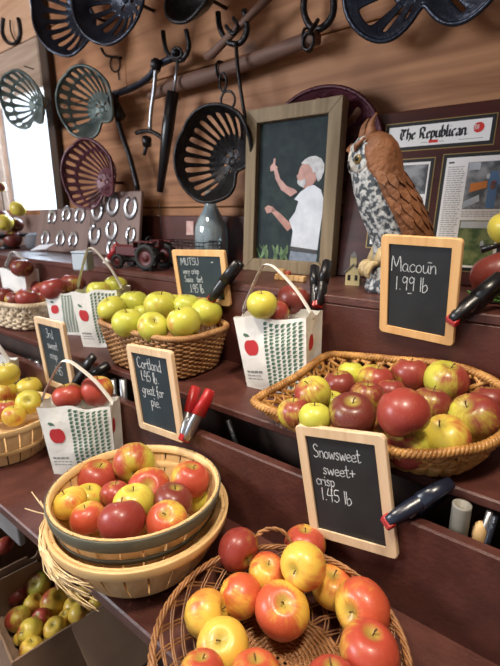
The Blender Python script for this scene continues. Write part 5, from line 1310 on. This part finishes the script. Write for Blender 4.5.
b = MB(); b.tube([q + Vector((.04, 0, -.002)), PY(44, 285, .93)], .002, 6); obj('stake', b, M['steel'], t)
b = MB(); q = PZ(38, 249, LG); rr_ = random.Random(2)
Mx = Matrix.Translation((q.x, q.y, LZ))
b.lathe([(.030, .001), (.055, .012), (.062, .04), (.050, .075), (.030, .085), (.028, .082), (.047, .072), (.058, .04), (.052, .015), (0, .006)], 28, Mx)
tag(obj('gauze_bowl', b, M['cloth_grey']), 'dark grey bowl on the ledge between decoy apples and horseshoe board', 'bowl')
# pile of decoy apples at the left frame edge
t_c = W(0, 0, 0); q = PZ(10, 262, LG)
BX, BY = PY(8, 240, 1.10).x, 1.10
b = MB(); b.lathe([(.055, .001), (.06, .006), (.025, .016), (.020, .045), (.05, .055), (.11, .066), (.125, .080), (.118, .080), (.10, .070), (0, .062)], 36, Matrix.Translation((BX, BY, LZ)))
tag(obj('fruit_stand', b, M['black_plastic']), 'dark footed fruit stand holding decoy apples at the left frame edge', 'fruit stand')
def fa(u, v, w, y, c, lab, grp='decoy apples on the fruit stand'):
    p = PY(u, v, y); D = w * y / ray(u, v).y * 1.02
    o = bpy.data.objects.new('decoy_apple', AM[1]); COL.objects.link(o); o.location = p; o.scale = (D, D, D); o.rotation_euler = (arnd.uniform(-.5, .5), arnd.uniform(-.5, .5), arnd.uniform(0, 6)); o.color = (*c, 1)
    tag(o, lab, 'apple', grp); s = bpy.data.objects.new('stem', SM); s.parent = o; COL.objects.link(s)
fa(18, 209, 15, 1.10, (.12, .5, .4), 'olive yellow decoy apple topmost on the fruit stand at far left')
fa(5, 223, 16, 1.06, (.10, .4, .45), 'yellow decoy apple at the front of the fruit stand at far left')
fa(16, 225, 14, 1.12, (.98, .95, .2), 'dark red decoy apple right of the yellow one on the fruit stand')
fa(1, 216, 13, 1.12, (.98, .95, .2), 'dark red decoy apple behind the yellow one at the left frame edge')
fa(1, 187, 10, 1.14, (.45, .9, .4), 'brownish decoy apple alone high at the left frame edge')
fa(13, 239, 17, 1.09, (.98, .9, .2), 'dark red decoy apple lowest on the fruit stand at far left')
p_ = PY(1, 187, 1.14); b = MB(); b.tube([(p_.x, 1.14, LZ + .07), (p_.x, 1.14, p_.z - .018)], .004, 6); tag(obj('twig', b, M['stem']), 'thin dark twig carrying the lone brownish decoy apple at far left', 'twig')
# decoy fruit at the right
fa(499, 276, 50, 1.02, (.99, .75, .3), 'big dark red decoy apple on the ledge at the right frame edge', 'decoy fruit at the right end')
fa(507, 228, 34, 1.03, (.06, .3, .35), 'yellow-green decoy apple above the dark red one at the right frame edge', 'decoy fruit at the right end')
b = MB(); rnd = random.Random(6)
base = PY(488, 297, .965)
for k in range(14):
    o_ = Vector((base.x + rnd.uniform(-.03, .07), .965 + rnd.uniform(-.035, .02), LZ + rnd.uniform(.006, .024))); a = rnd.uniform(0, 6.28); d = Vector((math.cos(a), math.sin(a), rnd.uniform(-.1, .5))).normalized(); s_ = d.cross(Vector((0, 0, 1))).normalized(); l = rnd.uniform(.018, .03)
    n_ = s_.cross(d)
    vs = [o_, o_ + d * l * .4 + s_ * l * .3 + n_ * .002, o_ + d * l, o_ + d * l * .4 - s_ * l * .3 + n_ * .002]
    b.add(vs + [v - n_ * .0012 for v in vs], [(0, 1, 2, 3), (7, 6, 5, 4), (0, 4, 5, 1), (1, 5, 6, 2), (2, 6, 7, 3), (3, 7, 4, 0)])
tag(obj('leaf_sprig', b, M['leaf']), 'green leafy sprig on the ledge under the dark red decoy apple', 'leaves')
b = MB(); c0 = PY(484, 250, .99); b.tube([c0 + Vector((-.006, 0, 0)), c0 + Vector((.03, .01, .012))], [.008, .004], 8); tag(obj('stalk_knob', b, M['black_plastic']), 'black knobbed stalk between the two decoy fruits at right', 'stalk')

# ================================================================== ON THE WALL
def seat(label, c, size, yaw, pitch, roll, m, n=22, depth=.085, r0=.50, r1=.86, notch=.30, duty=(1, 2), per=4, small=True, group='cast iron implement seats', y=1.27, hub=True, cmin=-.80, mount=True, ring=False):
    """pierced pan seat; local z towards the viewer, local y to the high back"""
    Mw = Matrix.Translation(c) @ Matrix.Rotation(yaw, 4, 'Z') @ Matrix.Rotation(PI / 2 + pitch, 4, 'X') @ Matrix.Rotation(roll, 4, 'Z')
    t = thing('tractor_seat', label, 'tractor seat', Mw, group)
    nt_ = n * per; rr = [0.0, .10, .17, .25, .36, r0, r0 + (r1 - r0) * .33, r0 + (r1 - r0) * .67, r1, r1 + (.965 - r1) * .32, .965, 1.0]
    def P(rho, a):      # a measured from the back (+y)
        ca = math.cos(a)
        R = 1 + .04 * math.sin(a) ** 2 - .20 * max(0, -ca) ** 2 - notch * max(0, -ca) ** 14
        x = rho * R * math.sin(a) * size; yv = rho * R * ca * size * .92
        z = depth * (rho ** 2.4) * (.55 + .55 * max(0, ca) + .25 * abs(math.sin(a))) + depth * .35 * max(0, -ca) ** 8 * (rho ** 2) - depth * .55 * max(0, -ca) ** 3 * rho ** 4
        return Vector((x, yv, z))
    vs = [P(0, 0)]; fs = []
    for i in range(1, len(rr)):
        for k in range(nt_): vs.append(P(rr[i], 2 * PI * (k + .5) / nt_))
    idx = lambda i, k: 1 + (i - 1) * nt_ + (k % nt_)
    for k in range(nt_):
        if not hub or True: fs.append((0, idx(1, k + 1), idx(1, k)))
    for i in range(1, len(rr) - 1):
        for k in range(nt_):
            a = 2 * PI * (k + 1) / nt_; ca = math.cos(a)
            slot = (5 <= i <= 7) and (k % per) in duty and ca > cmin
            if ring and i == 9 and (k % per) in (1, 2) and ca > cmin - .15: slot = True
            if small and i == 2 and (k % (per * 4)) in (0, 1, 2): slot = True
            if cmin <= -.79 and ca < -.80 and i in (5, 6) and (k % per) == 1: slot = True
            if not slot: fs.append((idx(i, k), idx(i, k + 1), idx(i + 1, k + 1), idx(i + 1, k)))
    mb = MB(); mb.add(vs, fs, None, True); pan = obj('pan', mb, m, t)
    sd = pan.modifiers.new('thick', 'SOLIDIFY'); sd.thickness = .007; sd.offset = 0
    ss = pan.modifiers.new('round', 'SUBSURF'); ss.levels = 1; ss.render_levels = 1
    rb = MB(); rb.tube([P(1.0, 2 * PI * k / 96) for k in range(96)], .0062, 8, True); obj('rolled_rim', rb, m, t)
    hb = MB(); hb.lathe([(0, -.014), (.016, -.012), (.018, .004), (.013, .009), (0, .010)], 18); obj('centre_boss', hb, m, t)
    if mount:
        inv = Mw.inverted(); q0 = inv @ Vector((c.x, 1.299, c.z)); mb = MB(); mb.tube([(0, 0, -.004), q0], .006, 8); obj('mounting_bolt', mb, m, t)
    return t
def at(u, v, y=1.25): return PY(u, v, y)
R_ = math.radians
seat('black slotted implement seat hanging left of the framed picture', at(233, 162, 1.22), .148, R_(0), R_(-4), R_(52), M['iron'], n=24, r0=.56, r1=.90, depth=.12, cmin=-.15)
seat('grey-green slotted implement seat hanging right of the window post', at(103, 110, 1.22), .140, R_(8), R_(0), R_(28), M['irongreen'], n=22, r1=.82, depth=.11, cmin=-.2, ring=True)
seat('grey-green implement seat hanging in front of the window at the left frame edge', at(38, 107, 1.22), .142, R_(8), R_(0), R_(6), M['irongreen'], n=18, r0=.38, r1=.78, ring=True, depth=.10, cmin=-.7, mount=False)
b = MB(); q = at(24, 66, 1.215); b.tube([q, Vector((q.x + .01, 1.256, Z0 + .70))], .003, 6); tag(obj('hanging_wire', b, M['iron']), 'short wire holding the grey-green seat before the window', 'wire')
seat('maroon slotted implement seat standing on edge above the horseshoe boards', at(108, 182, 1.22), .152, R_(2), R_(-8), R_(25), M['maroon'], n=24, r0=.40, r1=.78, depth=.12, cmin=-.8, ring=True)
seat('dark maroon implement seat mostly hidden behind the framed picture', at(325, 150, 1.255), .175, R_(5), R_(0), R_(0), M['maroondark'], n=20, depth=.04)
seat('blue-black slotted implement seat cut by the top edge, leftmost', at(84, 13, 1.20), .170, R_(8), R_(0), R_(88), M['ironblue'], n=20, depth=.11, cmin=-.1)
seat('blue-black implement seat cut by the top edge, beside the leftmost slotted one', at(126, -2, 1.17), .160, R_(5), R_(12), R_(160), M['ironblue'], n=16, r0=.42, r1=.80, depth=.11, cmin=-.5)
seat('dark implement seat of which only the bottom shows at the top edge', at(206, -3, 1.20), .105, R_(0), R_(0), R_(180), M['iron'], n=14, small=False, duty=(9,))
seat('blue-black two-lobed implement seat with large oval holes at the top right', at(428, -26, 1.22), .190, R_(0), R_(5), R_(0), M['ironblue'], n=11, per=8, duty=(1, 2, 3, 4, 5), r0=.46, r1=.86, notch=.42, depth=.05)
def iron(name, lab, cat, tubes, m='iron', group=None, parts=None):
    b = MB()
    for tb in tubes: b.tube(*tb[:2], *(tb[2:] if len(tb) > 2 else (8,)))
    return tag(obj(name, b, M[m]), lab, cat, group)
def px_(pts, y=1.27, k=4):
    return smoothpts([at(p[0], p[1], p[2] if len(p) > 2 else y) for p in pts], k)
HSG = 'horseshoes on the wall'
iron('horseshoe', 'rusty dark horseshoe nailed to the pale plank at top left', 'horseshoe', [(px_([(3, 18), (2, 32), (7, 42), (16, 43), (20, 33), (18, 18)], 1.268), .009), (px_([(10, 20), (11, 32), (16, 42)], 1.262), .004)], 'iron', HSG)
iron('horseshoe', 'black horseshoe with open end up, hooked on the chain hook above the bar', 'horseshoe', [(px_([(305, -8), (304, 12), (311, 27), (322, 28), (333, 14), (333, -8)], 1.235), .010)], 'iron', HSG)
iron('horseshoe', 'black horseshoe on the linkage arm left of the bottle', 'horseshoe', [(px_([(163, 31), (166, 50), (173, 58), (182, 60), (189, 47), (186, 30)], 1.215), .0085)], 'iron', HSG)
iron('horseshoe', 'black horseshoe with a thin rod through it above the picture', 'horseshoe', [(px_([(218, 12), (220, 28), (228, 42), (240, 43), (247, 30), (244, 10)], 1.20), .009)], 'iron', HSG)
# bit wire
iron('bridle_bit', 'small rusty bridle bit hanging on the planks between the green seat and the linkage', 'bridle bit', [(px_([(101, 48), (105, 55), (113, 57), (121, 58)], 1.294), .0045), ([at(115 + 5 * math.cos(a), 64 + 8 * math.sin(a), 1.294) for a in [2 * PI * i / 16 for i in range(16)]], .003, 6, True), (px_([(118, 72), (119, 80)], 1.294), .003)])
# swingletree bar
t = thing('wooden_swingletree', 'long weathered wooden bar with iron bands running up the wall', 'wooden bar')
pts = [at(150, 97, 1.245), at(175, 86, 1.243), at(215, 74, 1.24), at(260, 58, 1.235), at(300, 43, 1.23), at(318, 37, 1.23)]
b = MB(); b.tube(smoothpts(pts, 4), [.014 + .012 * math.sin(PI * min(1, i / 14)) if i < 8 else .026 - .0003 * i for i in range(21)], 14, False, 1.0); obj('bar', b, M['oldwood'], t)
for (u, v) in ((222, 71), (308, 40)):
    c = at(u, v, 1.238); d = (pts[3] - pts[2]).normalized(); n1 = d.orthogonal().normalized(); n2 = d.cross(n1)
    b = MB(); b.tube([c + n1 * .029 * math.cos(a) + n2 * .029 * math.sin(a) for a in [2 * PI * i / 20 for i in range(20)]], .005, 6, True, .6); obj('iron_band', b, M['iron'], t)
b = MB(); c = at(308, 41, 1.205); b.tube([c + Vector((.018 * math.cos(a), 0, .022 * math.sin(a))) for a in [2 * PI * i / 18 for i in range(18)]], .0045, 8, True); b.tube(px_([(309, 34, 1.19), (314, 26, 1.20), (318, 20, 1.22)]), .006, 8); obj('end_hook', b, M['iron'], t)
iron('hanging_ring', 'iron link and ring hanging from the wooden bar left of the picture', 'ring', [
  ([at(223 + 3.5 * math.cos(a), 82 + 9 * math.sin(a), 1.205) for a in [2 * PI * i / 18 for i in range(18)]], .004, 6, True),
  ([at(228 + 7 * math.cos(a), 100 + 9 * math.sin(a), 1.20) for a in [2 * PI * i / 22 for i in range(22)]], .0042, 6, True)])
# wooden handle
b = MB(); b.tube([at(206, 57, 1.20), at(212, 54, 1.20), at(240, 26, 1.20), at(272, -6, 1.20)], [.012, .014, .011, .012], 12)
tag(obj('tool_handle', b, M['oldwood']), 'slanted worn wooden tool handle crossing the horseshoe at the top', 'handle')
# long thin rod with eye
iron('iron_rod', 'thin black rod with hooked ends hanging left of the picture frame', 'rod', [(px_([(236, 42, 1.19), (238, 70, 1.18), (243, 105, 1.18), (247, 125, 1.18)]), .006), (px_([(226, 26, 1.19), (233, 34, 1.185), (238, 26, 1.19), (233, 18, 1.195)]), .006)])
# linkage
t = thing('iron_linkage', 'jointed black iron linkage arm hanging between the seats', 'iron linkage')
def part(nm, tubes, m='iron'):
    b = MB()
    for tb in tubes: b.tube(*tb[:2], *(tb[2:] if len(tb) > 2 else (10,)))
    obj(nm, b, M[m], t)
part('upper_arm', [(px_([(104, 96, 1.25), (118, 93, 1.24), (136, 86, 1.235), (149, 77, 1.23), (157, 66, 1.225), (168, 60, 1.22), (180, 55, 1.22)]), .0125)], 'ironblue')
part('pivot_joint', [([at(156, 64, 1.19), at(156, 68, 1.245)], .020), ([at(176, 52, 1.19), at(176, 53, 1.24)], .017)])
part('push_rod', [(px_([(156, 66, 1.20), (154, 90, 1.20), (151, 112, 1.20), (150, 130, 1.20)]), .0075)], 'steel')
part('cross_lever', [(px_([(136, 133, 1.20), (150, 131, 1.20), (164, 139, 1.20)]), .008), ([at(147, 138, 1.19), at(147, 145, 1.20)], .018), (px_([(147, 145, 1.20), (144, 155, 1.20)]), .007)])
part('lower_leg', [(px_([(116, 96, 1.23), (116, 112, 1.22), (122, 135, 1.21), (130, 158, 1.205), (138, 190, 1.20)]), .011), ([at(112, 98, 1.215), at(121, 117, 1.215)], .022)], 'iron')
b = None
t = thing('hand_pump', 'black cylindrical hand pump hanging by its thin rod beside the black seat', 'hand pump')
part('barrel', [([at(173, 92, 1.20), at(168, 128, 1.19), at(160, 192, 1.18)], [.022, .023, .013], 14)], 'black_plastic')
part('plunger_rod', [([at(178, 58, 1.21), at(174, 92, 1.20)], .0055)], 'steel')
part('handle_ring', [([at(177 + 5 * math.cos(a), 53 + 5 * math.sin(a), 1.185) for a in [2 * PI * i / 16 for i in range(16)]], .005, 8, True)])

# ================================================================== LIGHT AND CAMERA
wd = bpy.data.worlds.new('sky'); sc.world = wd; wd.use_nodes = True
bg = wd.node_tree.nodes['Background']; bg.inputs['Color'].default_value = (.80, .90, 1.0, 1); bg.inputs['Strength'].default_value = .5
def area(name, loc, target, size, sizey, power, col):
    l = bpy.data.lights.new(name, 'AREA'); l.shape = 'RECTANGLE'; l.size = size; l.size_y = sizey; l.energy = power; l.color = col
    o = bpy.data.objects.new(name, l); COL.objects.link(o); o.location = loc; o.rotation_euler = (Vector(target) - Vector(loc)).to_track_quat('-Z', 'Y').to_euler(); return o
area('daylight_window', (-3.15, 1.85, Z0 + .52), (-2.2, .9, Z0 + .1), 2.6, 1.9, 560, (.76, .88, 1.0))
area('barn_doorway', (-2.7, -1.6, Z0 + .75), (-1.6, 1.0, Z0 - .1), 1.3, .9, 74, (.92, .95, 1.0))
def spot(name, loc, target, power, ang, blend, rad, col):
    l = bpy.data.lights.new(name, 'SPOT'); l.energy = power; l.spot_size = math.radians(ang); l.spot_blend = blend; l.shadow_soft_size = rad; l.color = col
    o = bpy.data.objects.new(name, l); COL.objects.link(o); o.location = loc; o.rotation_euler = (Vector(target) - Vector(loc)).to_track_quat('-Z', 'Y').to_euler(); return o
spot('track_lamp', (.15, .10, Z0 + 1.42), (-.22, .50, Z0 - .5), 130, 58, .75, .16, (1.0, .87, .70))
spot('track_lamp', (-1.0, -.1, Z0 + 1.42), (-.95, .55, Z0 - .5), 120, 66, .75, .18, (1.0, .90, .76))
cam = bpy.data.cameras.new('camera'); co = bpy.data.objects.new('camera', cam); COL.objects.link(co)
cam.sensor_fit = 'VERTICAL'; cam.sensor_height = 36; cam.sensor_width = 36; cam.lens = f * 36 / 666; cam.clip_start = .02; cam.dof.use_dof = True; cam.dof.focus_distance = .78; cam.dof.aperture_fstop = 5.6
co.matrix_world = frameM(EYE, CR, CU, -CF); sc.camera = co
sc.view_settings.view_transform = 'Standard'; sc.view_settings.look = 'None'; sc.view_settings.gamma = 1; sc.view_settings.use_curve_mapping = False
sc.view_settings.exposure = 0.12
if __name__ == '__main__' and False:
    for a in ALL: print(a)
